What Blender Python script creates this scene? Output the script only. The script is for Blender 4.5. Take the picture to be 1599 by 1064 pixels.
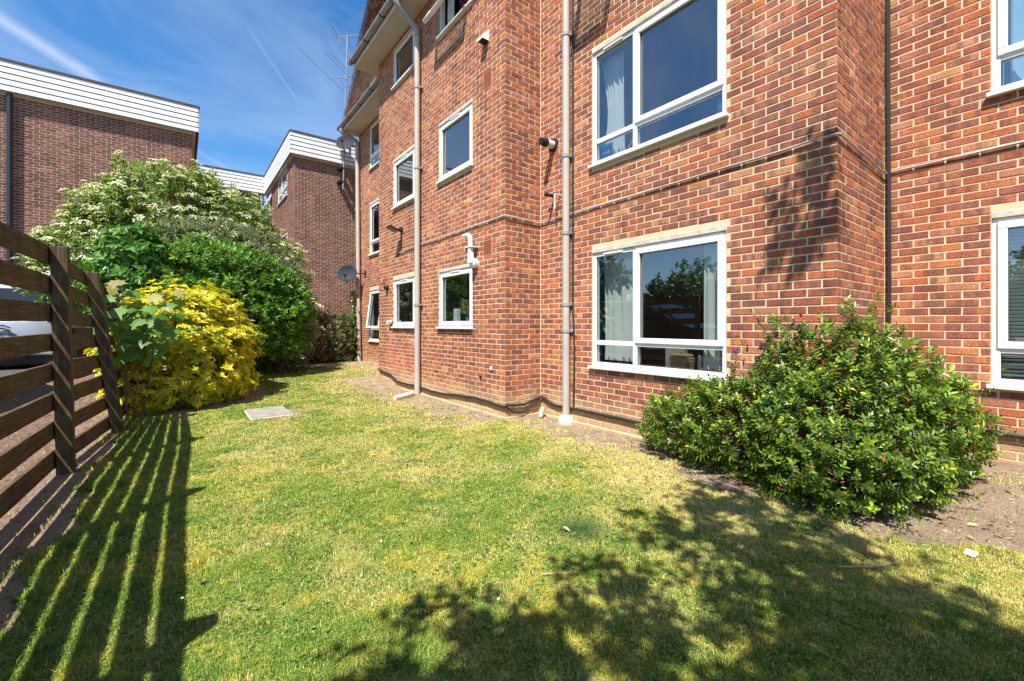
import bpy, bmesh, math, random
import numpy as np
from mathutils import Vector, Matrix

for o in list(bpy.data.objects):
    bpy.data.objects.remove(o)
SC = bpy.context.scene
COL = SC.collection
R = math.radians
random.seed(7)
rng = np.random.default_rng(7)

# ------------------------------------------------------------------ camera
# world: +Y runs along the brick facade away from the viewer, +X goes into it
CAM = Vector((0.0, 0.0, 1.33))
YAW = R(37.2)
cam_d = bpy.data.cameras.new('camera')
cam = bpy.data.objects.new('camera', cam_d)
COL.objects.link(cam)
cam.location = CAM
cam.rotation_euler = (R(90), 0, -YAW)
cam_d.sensor_width = 36
cam_d.lens = 36 * 680 / 1599
cam_d.shift_y = -24 / 1599
cam_d.clip_start = 0.05
cam_d.clip_end = 3000
SC.camera = cam
FW = np.array([math.sin(YAW), math.cos(YAW)])
RT = np.array([math.cos(YAW), -math.sin(YAW)])

def project(p):
    """photo pixel of world points (only used to rank pieces by size)"""
    p = np.asarray(p, float)
    z = p[..., 0] * FW[0] + p[..., 1] * FW[1]
    l = p[..., 0] * RT[0] + p[..., 1] * RT[1]
    zz = np.where(z < 0.1, 0.1, z)
    return 800 + 680 * l / zz, 508 - 680 * (p[..., 2] - CAM.z) / zz, z

# ------------------------------------------------------------------ sky, sun
SUN_DIR = Vector((-1.02, -0.72, 2.0)).normalized()      # towards the sun
SUN_EL = math.asin(SUN_DIR.z)
SUN_AZ = math.atan2(SUN_DIR.x, SUN_DIR.y)
W = bpy.data.worlds.new('World')
SC.world = W
W.use_nodes = True
wn, wl = W.node_tree.nodes, W.node_tree.links
wn.clear()
w_out = wn.new('ShaderNodeOutputWorld')
w_bg = wn.new('ShaderNodeBackground')
w_bg.inputs['Strength'].default_value = 0.105
sky = wn.new('ShaderNodeTexSky')
sky.sky_type = 'NISHITA'
sky.sun_disc = False
sky.sun_elevation = SUN_EL
sky.sun_rotation = SUN_AZ
sky.altitude = 50
sky.air_density = 1.0
sky.dust_density = 0.35
sky.ozone_density = 3.0

def wmath(op, a, b=None, c=None, clamp=False):
    n = wn.new('ShaderNodeMath'); n.operation = op; n.use_clamp = clamp
    for i, v in enumerate((a, b, c)):
        if v is None: continue
        if isinstance(v, (int, float)): n.inputs[i].default_value = v
        else: wl.new(v, n.inputs[i])
    return n.outputs[0]

w_tc = wn.new('ShaderNodeTexCoord')
w_map = wn.new('ShaderNodeMapping')
w_map.inputs['Rotation'].default_value = (0.3, 0.5, 0.9)
w_map.inputs['Scale'].default_value = (1.3, 4.2, 2.6)
wl.new(w_tc.outputs['Generated'], w_map.inputs['Vector'])
w_no = wn.new('ShaderNodeTexNoise')
w_no.inputs['Scale'].default_value = 1.6
w_no.inputs['Detail'].default_value = 9
w_no.inputs['Roughness'].default_value = 0.62
w_no.inputs['Distortion'].default_value = 0.5
wl.new(w_map.outputs[0], w_no.inputs['Vector'])
cirrus = wmath('MULTIPLY', wmath('SUBTRACT', w_no.outputs['Fac'], 0.38, clamp=True), 1.1, clamp=True)

def vdot(vec):
    n = wn.new('ShaderNodeVectorMath'); n.operation = 'DOT_PRODUCT'
    wl.new(w_tc.outputs['Generated'], n.inputs[0]); n.inputs[1].default_value = vec
    return n.outputs['Value']

def sky_dir(px, py):
    u, v = (px - 800) / 680, (508 - py) / 680
    return Vector((FW[0] + u * RT[0], FW[1] + u * RT[1], v)).normalized()

def contrail(a, b, width, power, fade=0.0):
    """a thin straight cloud along the great circle through directions a and b"""
    n = a.cross(b).normalized()
    m = ((a + b) / 2).normalized()
    half = math.cos(a.angle(b) / 2)
    d = wmath('ABSOLUTE', wmath('ADD', vdot(n), wmath('MULTIPLY', wmath('SUBTRACT', w_no.outputs['Fac'], 0.5), width * 2.6)))
    band = wmath('SUBTRACT', 1.0, wmath('DIVIDE', d, width), clamp=True)
    ext = wmath('MULTIPLY', wmath('SUBTRACT', vdot(m), half), 1 / max(1e-4, (1 - half) * 0.5), clamp=True)
    t = n.cross(m).normalized()
    return wmath('MULTIPLY', wmath('MULTIPLY', band, ext), power)

c1 = contrail(sky_dir(-190, -90), sky_dir(175, 140), 0.013, 0.42)
c2 = contrail(sky_dir(385, 40), sky_dir(470, 165), 0.004, 0.10)
c3 = contrail(sky_dir(295, 225), sky_dir(372, 275), 0.005, 0.14)
cl = wmath('ADD', wmath('ADD', cirrus, c1), wmath('ADD', c2, c3), clamp=True)
w_mix = wn.new('ShaderNodeMix'); w_mix.data_type = 'RGBA'
wl.new(cl, w_mix.inputs['Factor'])
w_hs = wn.new('ShaderNodeHueSaturation'); w_hs.inputs['Saturation'].default_value = 1.3
wl.new(sky.outputs[0], w_hs.inputs['Color'])
wl.new(w_hs.outputs[0], w_mix.inputs[6])
w_mix.inputs[7].default_value = (4.2, 4.7, 5.4, 1)
wl.new(w_mix.outputs[2], w_bg.inputs['Color'])
wl.new(w_bg.outputs[0], w_out.inputs['Surface'])

sun_d = bpy.data.lights.new('sun', 'SUN')
sun_d.energy = 5.0
sun_d.angle = R(0.5)
sun_d.color = (1.0, 0.95, 0.87)
sun = bpy.data.objects.new('sun', sun_d)
COL.objects.link(sun)
sun.location = (-10, -8, 20)
sun.rotation_euler = SUN_DIR.to_track_quat('Z', 'Y').to_euler()

SC.view_settings.view_transform = 'Standard'
SC.view_settings.look = 'None'
SC.view_settings.gamma = 1
SC.view_settings.use_curve_mapping = False
SC.view_settings.exposure = 1.0
SC.render.engine = 'CYCLES'
SC.cycles.max_bounces = 8
SC.cycles.transparent_max_bounces = 12
SC.cycles.use_denoising = True

# ------------------------------------------------------------------ helpers
def org(o):
    v = Vector((0, 0, 0))
    while o is not None:
        v += o.location
        o = o.parent
    return v

def props(o, label=None, cat=None, group=None, kind=None):
    if label: o['label'] = label
    if cat: o['category'] = cat
    if group: o['group'] = group
    if kind: o['kind'] = kind
    return o

def thing(name, loc, label, cat, group=None):
    o = bpy.data.objects.new(name, None)
    o.empty_display_size = 0.1
    COL.objects.link(o)
    o.location = loc
    return props(o, label, cat, group)

def link(name, me, parent=None):
    o = bpy.data.objects.new(name, me)
    COL.objects.link(o)
    if parent is not None: o.parent = parent
    return o

def npmesh(name, V, quads=None, tris=None, mat=None, parent=None, smooth=False, colors=None, kind=None):
    """V in world space; faces as int arrays"""
    V = np.asarray(V, np.float64) - np.array(org(parent) if parent is not None else (0, 0, 0))
    me = bpy.data.meshes.new(name)
    q = np.zeros((0, 4), np.int32) if quads is None else np.asarray(quads, np.int32)
    t = np.zeros((0, 3), np.int32) if tris is None else np.asarray(tris, np.int32)
    me.vertices.add(len(V))
    me.vertices.foreach_set('co', V.astype(np.float32).ravel())
    nl = len(q) * 4 + len(t) * 3
    me.loops.add(nl)
    me.loops.foreach_set('vertex_index', np.concatenate([q.ravel(), t.ravel()]).astype(np.int32))
    me.polygons.add(len(q) + len(t))
    st = np.concatenate([np.arange(len(q)) * 4, len(q) * 4 + np.arange(len(t)) * 3]).astype(np.int32)
    me.polygons.foreach_set('loop_start', st)
    me.polygons.foreach_set('use_smooth', np.full(len(q) + len(t), bool(smooth)))
    me.update(calc_edges=True)
    if colors is not None:
        a = me.color_attributes.new('Col', 'FLOAT_COLOR', 'POINT')
        c = np.ones((len(V), 4), np.float32); c[:, :3] = colors
        a.data.foreach_set('color', c.ravel())
    if mat: me.materials.append(mat)
    o = link(name, me, parent)
    if kind: o['kind'] = kind
    return o

class MB:
    """collects simple shapes in world space and links them as one mesh object"""
    def __init__(s): s.V = []; s.F = []
    def add(s, vs, fs):
        b = len(s.V); s.V += [tuple(v) for v in vs]; s.F += [tuple(b + i for i in f) for f in fs]; return s
    def hexa(s, p):
        return s.add(p, [(0, 3, 2, 1), (4, 5, 6, 7), (0, 1, 5, 4), (1, 2, 6, 5), (2, 3, 7, 6), (3, 0, 4, 7)])
    def box(s, x0, x1, y0, y1, z0, z1):
        return s.hexa([(x0, y0, z0), (x1, y0, z0), (x1, y1, z0), (x0, y1, z0), (x0, y0, z1), (x1, y0, z1), (x1, y1, z1), (x0, y1, z1)])
    def wbox(s, w, s0, s1, z0, z1, o0, o1):
        return s.hexa([w.P(s0, z0, o0), w.P(s1, z0, o0), w.P(s1, z0, o1), w.P(s0, z0, o1), w.P(s0, z1, o0), w.P(s1, z1, o0), w.P(s1, z1, o1), w.P(s0, z1, o1)])
    def tube(s, pts, r, n=8, cap=True):
        pts = [Vector(p) for p in pts]
        rs = r if isinstance(r, (list, tuple)) else [r] * len(pts)
        b = len(s.V); prev = None
        for i, p in enumerate(pts):
            t = (pts[min(i + 1, len(pts) - 1)] - pts[max(i - 1, 0)]).normalized()
            if prev is None:
                a = t.cross(Vector((0, 0, 1)) if abs(t.z) < 0.9 else Vector((1, 0, 0))).normalized()
            else:
                a = (prev - t * prev.dot(t))
                a = a.normalized() if a.length > 1e-6 else t.orthogonal().normalized()
            prev = a
            c = t.cross(a)
            for k in range(n):
                an = 2 * math.pi * k / n
                s.V.append(tuple(p + (a * math.cos(an) + c * math.sin(an)) * rs[i]))
        for i in range(len(pts) - 1):
            for k in range(n):
                k2 = (k + 1) % n
                s.F.append((b + i * n + k, b + i * n + k2, b + (i + 1) * n + k2, b + (i + 1) * n + k))
        if cap:
            s.F.append(tuple(b + k for k in range(n))[::-1])
            s.F.append(tuple(b + (len(pts) - 1) * n + k for k in range(n)))
        return s
    def lathe(s, c, axis, prof, n=16):
        """prof: (distance along axis, radius)"""
        c = Vector(c); ax = Vector(axis).normalized()
        return s.tube([c + ax * h for h, r in prof], [max(r, 1e-4) for h, r in prof], n)
    def build(s, name, mat, parent=None, bevel=0, smooth=False, kind=None, seg=1):
        og = org(parent) if parent is not None else Vector((0, 0, 0))
        bm = bmesh.new()
        vs = [bm.verts.new(Vector(v) - og) for v in s.V]
        for f in s.F:
            try: bm.faces.new([vs[i] for i in f])
            except ValueError: pass
        bmesh.ops.recalc_face_normals(bm, faces=bm.faces)
        if bevel:
            bmesh.ops.bevel(bm, geom=[e for e in bm.edges if e.is_manifold and e.calc_face_angle(0) > 0.6], offset=bevel, segments=seg, affect='EDGES', clamp_overlap=True)
        me = bpy.data.meshes.new(name)
        bm.to_mesh(me); bm.free()
        if smooth:
            for p in me.polygons: p.use_smooth = True
            me.set_sharp_from_angle(angle=R(42))
        if mat: me.materials.append(mat)
        o = link(name, me, parent)
        if kind: o['kind'] = kind
        return o

class Wall:
    """a vertical plane: origin o, run direction d, outward normal n"""
    def __init__(s, o, d, n): s.o = o; s.d = d; s.n = n
    def P(s, a, z, off=0.0):
        return (s.o[0] + s.d[0] * a + s.n[0] * off, s.o[1] + s.d[1] * a + s.n[1] * off, z)

# ------------------------------------------------------------------ materials
class NT:
    def __init__(s, name):
        s.m = bpy.data.materials.new(name); s.m.use_nodes = True
        s.n, s.l = s.m.node_tree.nodes, s.m.node_tree.links
        s.n.clear()
        s.out = s.n.new('ShaderNodeOutputMaterial')
    def node(s, t, **kw):
        n = s.n.new('ShaderNode' + t)
        for k, v in kw.items(): setattr(n, k, v)
        return n
    def put(s, sock, v):
        if v is None: return
        if hasattr(v, 'is_output'): s.l.new(v, sock)
        elif isinstance(v, (tuple, list)):
            sock.default_value = tuple(v) + ((1,) if len(v) == 3 and sock.type == 'RGBA' else ())
        else: sock.default_value = v
    def math(s, op, a, b=None, c=None, clamp=False):
        n = s.node('Math', operation=op, use_clamp=clamp)
        for i, v in enumerate((a, b, c)): s.put(n.inputs[i], v)
        return n.outputs[0]
    def mix(s, f, a, b, mode='MIX'):
        n = s.node('Mix', data_type='RGBA', blend_type=mode)
        s.put(n.inputs[0], f); s.put(n.inputs[6], a); s.put(n.inputs[7], b)
        return n.outputs[2]
    def ramp(s, f, stops, interp='LINEAR'):
        n = s.node('ValToRGB'); n.color_ramp.interpolation = interp
        e = n.color_ramp.elements
        while len(e) < len(stops): e.new(0.5)
        for el, (p, c) in zip(e, stops):
            el.position = p
            el.color = (c, c, c, 1) if isinstance(c, (int, float)) else (*c, 1)
        s.put(n.inputs[0], f); return n.outputs[0]
    def noise(s, vec, scale, detail=3, rough=0.55, dist=0.0):
        n = s.node('TexNoise'); s.put(n.inputs['Vector'], vec)
        n.inputs['Scale'].default_value = scale; n.inputs['Detail'].default_value = detail
        n.inputs['Roughness'].default_value = rough; n.inputs['Distortion'].default_value = dist
        return n.outputs['Fac']
    def pos(s): return s.node('NewGeometry').outputs['Position']
    def scale(s, vec, sc, off=None):
        n = s.node('Mapping'); s.put(n.inputs['Vector'], vec); n.inputs['Scale'].default_value = sc
        if off is not None: s.put(n.inputs['Location'], off)
        return n.outputs[0]
    def sep(s, vec):
        n = s.node('SeparateXYZ'); s.put(n.inputs[0], vec); return n.outputs
    def bump(s, h, strength=0.3, dist=0.01):
        n = s.node('Bump'); s.put(n.inputs['Height'], h)
        n.inputs['Strength'].default_value = strength; n.inputs['Distance'].default_value = dist
        return n.outputs[0]
    def bsdf(s, color, rough=0.6, spec=0.4, metal=0.0, normal=None, **kw):
        b = s.node('BsdfPrincipled')
        s.put(b.inputs['Base Color'], color); s.put(b.inputs['Roughness'], rough)
        s.put(b.inputs['Specular IOR Level'], spec); s.put(b.inputs['Metallic'], metal)
        if normal is not None: s.put(b.inputs['Normal'], normal)
        for k, v in kw.items(): s.put(b.inputs[k], v)
        return b.outputs[0]
    def done(s, sh):
        s.l.new(sh, s.out.inputs['Surface']); return s.m

def plain(name, color, rough=0.5, spec=0.4, metal=0.0, var=0.12, nscale=9.0, bump=0.0, bscale=60, dirt=None, dirt_amt=0.4):
    t = NT(name); p = t.pos()
    f = t.noise(p, nscale, 4)
    c = t.mix(f, tuple(x * (1 - var) for x in color), tuple(min(1, x * (1 + var)) for x in color))
    if dirt:
        g = t.ramp(t.noise(p, nscale * 0.6, 6, 0.65), [(0.45, 0.0), (0.75, 1.0)])
        c = t.mix(t.math('MULTIPLY', g, dirt_amt), c, dirt)
    nrm = t.bump(t.noise(p, bscale, 3), bump, 0.004) if bump else None
    rv = t.math('MULTIPLY_ADD', t.noise(p, nscale * 2.3, 3), 0.25, rough - 0.12, clamp=True)
    return t.done(t.bsdf(c, rv, spec, metal, nrm))

def brick_mat(name, stops, kiss, kiss_amt, base_tone=None, gain=1.0):
    t = NT(name); p = t.pos()
    isl = t.node('NewGeometry').outputs['Random Per Island']
    ob = t.node('ObjectInfo').outputs['Random']
    w = t.node('TexWhiteNoise', noise_dimensions='1D')
    s = t.math('ADD', t.math('MULTIPLY', isl, 91.7), t.math('MULTIPLY', ob, 57.3))
    t.put(w.inputs['W'], s)
    rr = t.sep(w.outputs['Color'])
    c = t.ramp(rr[0], stops)
    off = t.node('CombineXYZ')
    t.put(off.inputs[0], t.math('MULTIPLY', rr[1], 40)); t.put(off.inputs[2], t.math('MULTIPLY', rr[2], 40))
    # burnt patches left where bricks were stacked in the kiln: bands across each brick
    k = t.noise(t.scale(p, (11, 11, 2.0), off.outputs[0]), 1.0, 1.5, 0.5)
    k = t.ramp(k, [(0.47, 0.0), (0.57, 1.0)])
    k = t.math('MULTIPLY', k, t.math('MULTIPLY', t.math('GREATER_THAN', rr[1], 0.32), kiss_amt))
    c = t.mix(k, c, kiss)
    # dragged wire-cut face: crumbly specks
    g = t.noise(t.scale(p, (1, 1, 1.5)), 62, 4, 0.78)
    c = t.mix(1.0, c, t.ramp(g, [(0.30, 0.38), (0.5, 1.0), (0.68, 1.55)]), 'MULTIPLY')
    big = t.noise(p, 0.9, 4)
    c = t.mix(1.0, c, t.ramp(big, [(0.3, 0.85), (0.7, 1.15)]), 'MULTIPLY')
    c = t.mix(1.0, c, t.ramp(t.noise(t.scale(p, (4.0, 4.0, 0.45)), 1.0, 4, 0.6), [(0.35, 0.78), (0.6, 1.08)]), 'MULTIPLY')
    salt = t.math('MULTIPLY', t.ramp(t.noise(p, 3.4, 5, 0.7), [(0.60, 0.0), (0.8, 1.0)]), 0.34)
    c = t.mix(salt, c, (0.50, 0.36, 0.26))
    if base_tone:
        z = t.sep(p)[2]
        h = t.math('ADD', z, t.math('MULTIPLY', t.math('SUBTRACT', t.noise(p, 2.2, 4), 0.5), 0.55))
        f = t.ramp(h, [(0.12, 0.92), (0.42, 0.0)])
        c = t.mix(f, c, t.mix(t.noise(p, 30, 3), tuple(x * 0.8 for x in base_tone), base_tone))
    if gain != 1: c = t.mix(1.0, c, (gain,) * 3, 'MULTIPLY')
    nb = t.bump(t.math('ADD', g, t.math('MULTIPLY', t.noise(p, 200, 2), 0.5)), 1.0, 0.009)
    return t.done(t.bsdf(c, 0.88, 0.25, 0, nb))

M = {}
M['brick'] = brick_mat('facing_brick', [
    (0.00, (0.330, 0.092, 0.044)), (0.14, (0.400, 0.122, 0.048)), (0.26, (0.290, 0.086, 0.046)), (0.38, (0.430, 0.155, 0.058)),
    (0.48, (0.245, 0.078, 0.048)), (0.60, (0.355, 0.118, 0.060)), (0.70, (0.185, 0.066, 0.048)), (0.80, (0.370, 0.152, 0.084)), (0.90, (0.275, 0.090, 0.056)), (1.0, (0.470, 0.225, 0.105))],
    (0.140, 0.056, 0.046), 0.62, (0.46, 0.32, 0.17), 1.22)
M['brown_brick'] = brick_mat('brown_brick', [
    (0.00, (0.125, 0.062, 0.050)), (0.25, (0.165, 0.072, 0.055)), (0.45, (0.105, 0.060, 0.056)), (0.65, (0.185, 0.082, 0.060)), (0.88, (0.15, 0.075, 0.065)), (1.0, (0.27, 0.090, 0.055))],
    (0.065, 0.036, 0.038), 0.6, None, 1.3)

def mortar_mat(name, col, stain):
    t = NT(name); p = t.pos()
    c = t.mix(t.noise(p, 14, 5, 0.65), tuple(x * 0.72 for x in col), tuple(min(1, x * 1.12) for x in col))
    c = t.mix(t.math('MULTIPLY', t.ramp(t.noise(p, 1.6, 5, 0.6), [(0.5, 0.0), (0.75, 1.0)]), 0.35), c, stain)
    nb = t.bump(t.noise(p, 140, 3), 0.5, 0.004)
    return t.done(t.bsdf(c, 0.92, 0.15, 0, nb))
M['mortar'] = mortar_mat('mortar', (0.68, 0.56, 0.36), (0.42, 0.33, 0.22))
M['brown_mortar'] = mortar_mat('brown_mortar', (0.62, 0.45, 0.28), (0.44, 0.31, 0.20))
M['upvc'] = plain('white_plastic', (0.74, 0.74, 0.735), 0.32, 0.5, var=0.04, nscale=5, dirt=(0.50, 0.47, 0.42), dirt_amt=0.35)
M['seal'] = plain('rubber_seal', (0.05, 0.05, 0.055), 0.7, 0.2)
M['fascia'] = plain('fascia_white', (0.80, 0.80, 0.80), 0.35, 0.5, var=0.04, nscale=3, dirt=(0.55, 0.55, 0.56), dirt_amt=0.25)
M['lintel'] = plain('painted_concrete', (0.56, 0.51, 0.42), 0.85, 0.2, var=0.25, nscale=16, bump=0.6, bscale=50, dirt=(0.30, 0.25, 0.19), dirt_amt=0.65)
M['soffit'] = plain('soffit_board', (0.62, 0.57, 0.50), 0.7, 0.2, var=0.06, nscale=4, dirt=(0.45, 0.38, 0.31), dirt_amt=0.3)
M['pipe'] = plain('grey_plastic_pipe', (0.43, 0.385, 0.34), 0.55, 0.35, var=0.06, nscale=5, dirt=(0.30, 0.26, 0.22), dirt_amt=0.4)
M['gutter'] = plain('gutter_plastic', (0.30, 0.30, 0.30), 0.5, 0.4, var=0.08, nscale=6, dirt=(0.10, 0.10, 0.09), dirt_amt=0.5)
M['black'] = plain('black_plastic', (0.018, 0.018, 0.02), 0.45, 0.4)
M['blackpipe'] = plain('black_iron_pipe', (0.020, 0.024, 0.032), 0.4, 0.5)
M['cable'] = plain('black_cable', (0.025, 0.024, 0.024), 0.55, 0.4)
M['cable_grey'] = plain('grey_cable', (0.42, 0.40, 0.38), 0.6, 0.3, dirt=(0.16, 0.14, 0.13), dirt_amt=0.4)
M['steel'] = plain('galvanised_steel', (0.26, 0.26, 0.27), 0.55, 0.4, 0.3)
M['dish'] = plain('dish_grey', (0.036, 0.042, 0.052), 0.75, 0.15, nscale=12)
M['white'] = plain('white_pvc', (0.80, 0.80, 0.78), 0.4, 0.5, var=0.03)
M['roofedge'] = plain('mineral_felt', (0.075, 0.068, 0.055), 0.95, 0.1, var=0.5, nscale=25, bump=0.8, bscale=40, dirt=(0.24, 0.20, 0.12), dirt_amt=0.5)
M['terra'] = plain('terracotta', (0.40, 0.13, 0.06), 0.85, 0.2, var=0.15)
M['hole'] = plain('vent_hole', (0.06, 0.022, 0.014), 0.9, 0.1)
M['concrete'] = plain('concrete', (0.40, 0.37, 0.33), 0.9, 0.2, var=0.16, nscale=8, bump=0.5, bscale=60, dirt=(0.24, 0.21, 0.17), dirt_amt=0.5)
M['cover'] = plain('worn_cover', (0.27, 0.25, 0.225), 0.9, 0.2, var=0.2, nscale=10, bump=0.5, bscale=60, dirt=(0.14, 0.12, 0.09), dirt_amt=0.6)
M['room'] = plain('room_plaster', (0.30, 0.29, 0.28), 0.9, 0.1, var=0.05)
M['curtain'] = plain('cream_curtain', (0.74, 0.72, 0.64), 0.9, 0.1, var=0.05, nscale=20)
M['bluecurtain'] = plain('pale_blue_curtain', (0.50, 0.66, 0.76), 0.9, 0.1, var=0.05, nscale=20)
M['blind'] = plain('blind_white', (0.72, 0.76, 0.72), 0.6, 0.3, var=0.03)
M['wicker'] = plain('wicker', (0.42, 0.28, 0.13), 0.8, 0.2, var=0.35, nscale=60, bump=0.8, bscale=90)
M['cushion_grey'] = plain('grey_quilting', (0.20, 0.19, 0.24), 0.9, 0.1, var=0.15, nscale=30)
M['cushion_tan'] = plain('tan_upholstery', (0.42, 0.33, 0.27), 0.9, 0.1)
M['blue'] = plain('blue_print', (0.06, 0.26, 0.50), 0.5, 0.4)
M['pink'] = plain('pink_fabric', (0.55, 0.25, 0.20), 0.9, 0.1)
M['chrome'] = plain('chrome', (0.7, 0.7, 0.72), 0.15, 0.5, 1.0)

def red_curtain():
    t = NT('red_dotted_fabric'); p = t.pos()
    v = t.node('TexVoronoi'); t.put(v.inputs['Vector'], p); v.inputs['Scale'].default_value = 34
    d = t.math('LESS_THAN', v.outputs['Distance'], 0.30)
    return t.done(t.bsdf(t.mix(d, (0.17, 0.012, 0.04), (0.62, 0.30, 0.36)), 0.9, 0.1))
M['redcurtain'] = red_curtain()

def glass_mat(name, tint):
    t = NT(name)
    fr = t.node('Fresnel'); fr.inputs['IOR'].default_value = 1.95
    bf = t.node('NewGeometry').outputs['Backfacing']
    f = t.math('MULTIPLY', t.math('MULTIPLY_ADD', fr.outputs[0], 1.25, 0.10, clamp=True), t.math('SUBTRACT', 1.0, bf))
    tr = t.node('BsdfTransparent'); tr.inputs['Color'].default_value = (*tint, 1)
    gl = t.node('BsdfGlossy'); gl.inputs['Roughness'].default_value = 0.0
    gl.inputs['Color'].default_value = (0.92, 0.95, 1.0, 1)
    p = t.pos()
    t.put(gl.inputs['Normal'], t.bump(t.noise(p, 1.3, 1), 0.06, 0.02))
    mx = t.node('MixShader'); t.put(mx.inputs[0], f)
    t.l.new(tr.outputs[0], mx.inputs[1]); t.l.new(gl.outputs[0], mx.inputs[2])
    return t.done(mx.outputs[0])
M['glass'] = glass_mat('window_glass', (0.80, 0.85, 0.86))
M['carglass'] = plain('dark_car_glass', (0.012, 0.015, 0.018), 0.06, 0.7, var=0.02)

def tile_mat():
    t = NT('clay_tile'); p = t.pos()
    isl = t.node('NewGeometry').outputs['Random Per Island']; ob = t.node('ObjectInfo').outputs['Random']
    w = t.node('TexWhiteNoise', noise_dimensions='1D')
    t.put(w.inputs['W'], t.math('ADD', t.math('MULTIPLY', isl, 33.1), t.math('MULTIPLY', ob, 71.3)))
    c = t.ramp(w.outputs['Value'], [(0, (0.13, 0.082, 0.066)), (0.4, (0.20, 0.115, 0.086)), (0.8, (0.26, 0.15, 0.11)), (1, (0.38, 0.29, 0.21))])
    c = t.mix(t.math('MULTIPLY', t.ramp(t.noise(p, 6, 6, 0.7), [(0.5, 0), (0.7, 1)]), 0.5), c, (0.23, 0.20, 0.15))
    return t.done(t.bsdf(c, 0.85, 0.2, 0, t.bump(t.noise(p, 70, 3), 0.5, 0.004)))
M['tile'] = tile_mat()

def wood_mat(name, along):
    t = NT(name); p = t.pos()
    ob = t.node('ObjectInfo').outputs['Random']
    off = t.node('CombineXYZ'); t.put(off.inputs[1], t.math('MULTIPLY', ob, 30)); t.put(off.inputs[2], t.math('MULTIPLY', ob, 13))
    g = t.noise(t.scale(p, (30, 1.6, 30) if along == 'y' else (30, 30, 1.6), off.outputs[0]), 1.6, 6, 0.6, 0.8)
    c = t.ramp(g, [(0.3, (0.040, 0.027, 0.018)), (0.52, (0.092, 0.060, 0.038)), (0.75, (0.18, 0.128, 0.085))])
    streak = t.noise(t.scale(p, (20, 9, 1.2), off.outputs[0]), 1.0, 4, 0.6)
    c = t.mix(t.math('MULTIPLY', t.ramp(streak, [(0.5, 0), (0.72, 1)]), 0.65), c, (0.030, 0.022, 0.015))
    alg = t.ramp(t.noise(p, 2.6, 4, 0.6), [(0.48, 0), (0.68, 1)])
    c = t.mix(t.math('MULTIPLY', alg, 0.55), c, (0.115, 0.105, 0.028))
    nb = t.bump(t.math('ADD', g, t.math('MULTIPLY', t.noise(p, 120, 2), 0.3)), 0.5, 0.005)
    return t.done(t.bsdf(c, 0.85, 0.2, 0, nb))
M['wood'] = wood_mat('weathered_fence_board', 'y')
M['wood_post'] = wood_mat('weathered_fence_post', 'z')

def ground_mat():
    t = NT('lawn_and_soil'); p = t.pos()
    a = t.node('VertexColor', layer_name='Col')
    ch = t.sep(a.outputs['Color'])        # x soil, y straw, z bark
    n1 = t.noise(p, 5.5, 6, 0.65); n2 = t.noise(p, 42, 4, 0.7); n3 = t.noise(p, 160, 3, 0.7)
    green = t.mix(n2, (0.045, 0.068, 0.012), (0.11, 0.135, 0.028))
    straw = t.mix(n2, (0.20, 0.155, 0.065), (0.42, 0.34, 0.17))
    f = t.math('ADD', ch[1], t.math('MULTIPLY', t.math('SUBTRACT', n1, 0.5), 0.7), clamp=True)
    lawn = t.mix(f, green, straw)
    soil = t.mix(n2, (0.34, 0.245, 0.165), (0.66, 0.51, 0.365))
    soil = t.mix(t.ramp(t.noise(p, 4.0, 4, 0.6), [(0.45, 0.0), (0.70, 0.65)]), soil, (0.27, 0.18, 0.12))
    soil = t.mix(t.math('MULTIPLY', t.ramp(n3, [(0.36, 1), (0.52, 0)]), 0.7), soil, (0.11, 0.068, 0.045))
    soil = t.mix(t.math('MULTIPLY', t.ramp(t.noise(p, 90, 2), [(0.66, 0), (0.74, 1)]), 0.55), soil, (0.58, 0.47, 0.36))
    fs = t.ramp(t.math('ADD', ch[0], t.math('MULTIPLY', t.math('SUBTRACT', t.noise(p, 9, 5, 0.7), 0.5), 0.8)), [(0.40, 0), (0.60, 1)])
    c = t.mix(fs, lawn, soil)
    bark = t.mix(t.ramp(t.noise(t.scale(p, (1, 1, 1)), 55, 4, 0.75), [(0.3, 0), (0.7, 1)]), (0.15, 0.085, 0.060), (0.50, 0.36, 0.28))
    c = t.mix(ch[2], c, bark)
    nb = t.bump(t.math('ADD', t.math('ADD', n2, t.math('MULTIPLY', n3, 0.6)), t.math('MULTIPLY', t.noise(p, 16, 4, 0.6), 1.2)), 1.0, 0.035)
    return t.done(t.bsdf(c, 0.95, 0.1, 0, nb))
M['ground'] = ground_mat()
M['asphalt'] = plain('asphalt', (0.060, 0.058, 0.058), 0.9, 0.2, var=0.25, nscale=30, bump=0.6, bscale=120, dirt=(0.20, 0.16, 0.13), dirt_amt=0.5)

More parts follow.
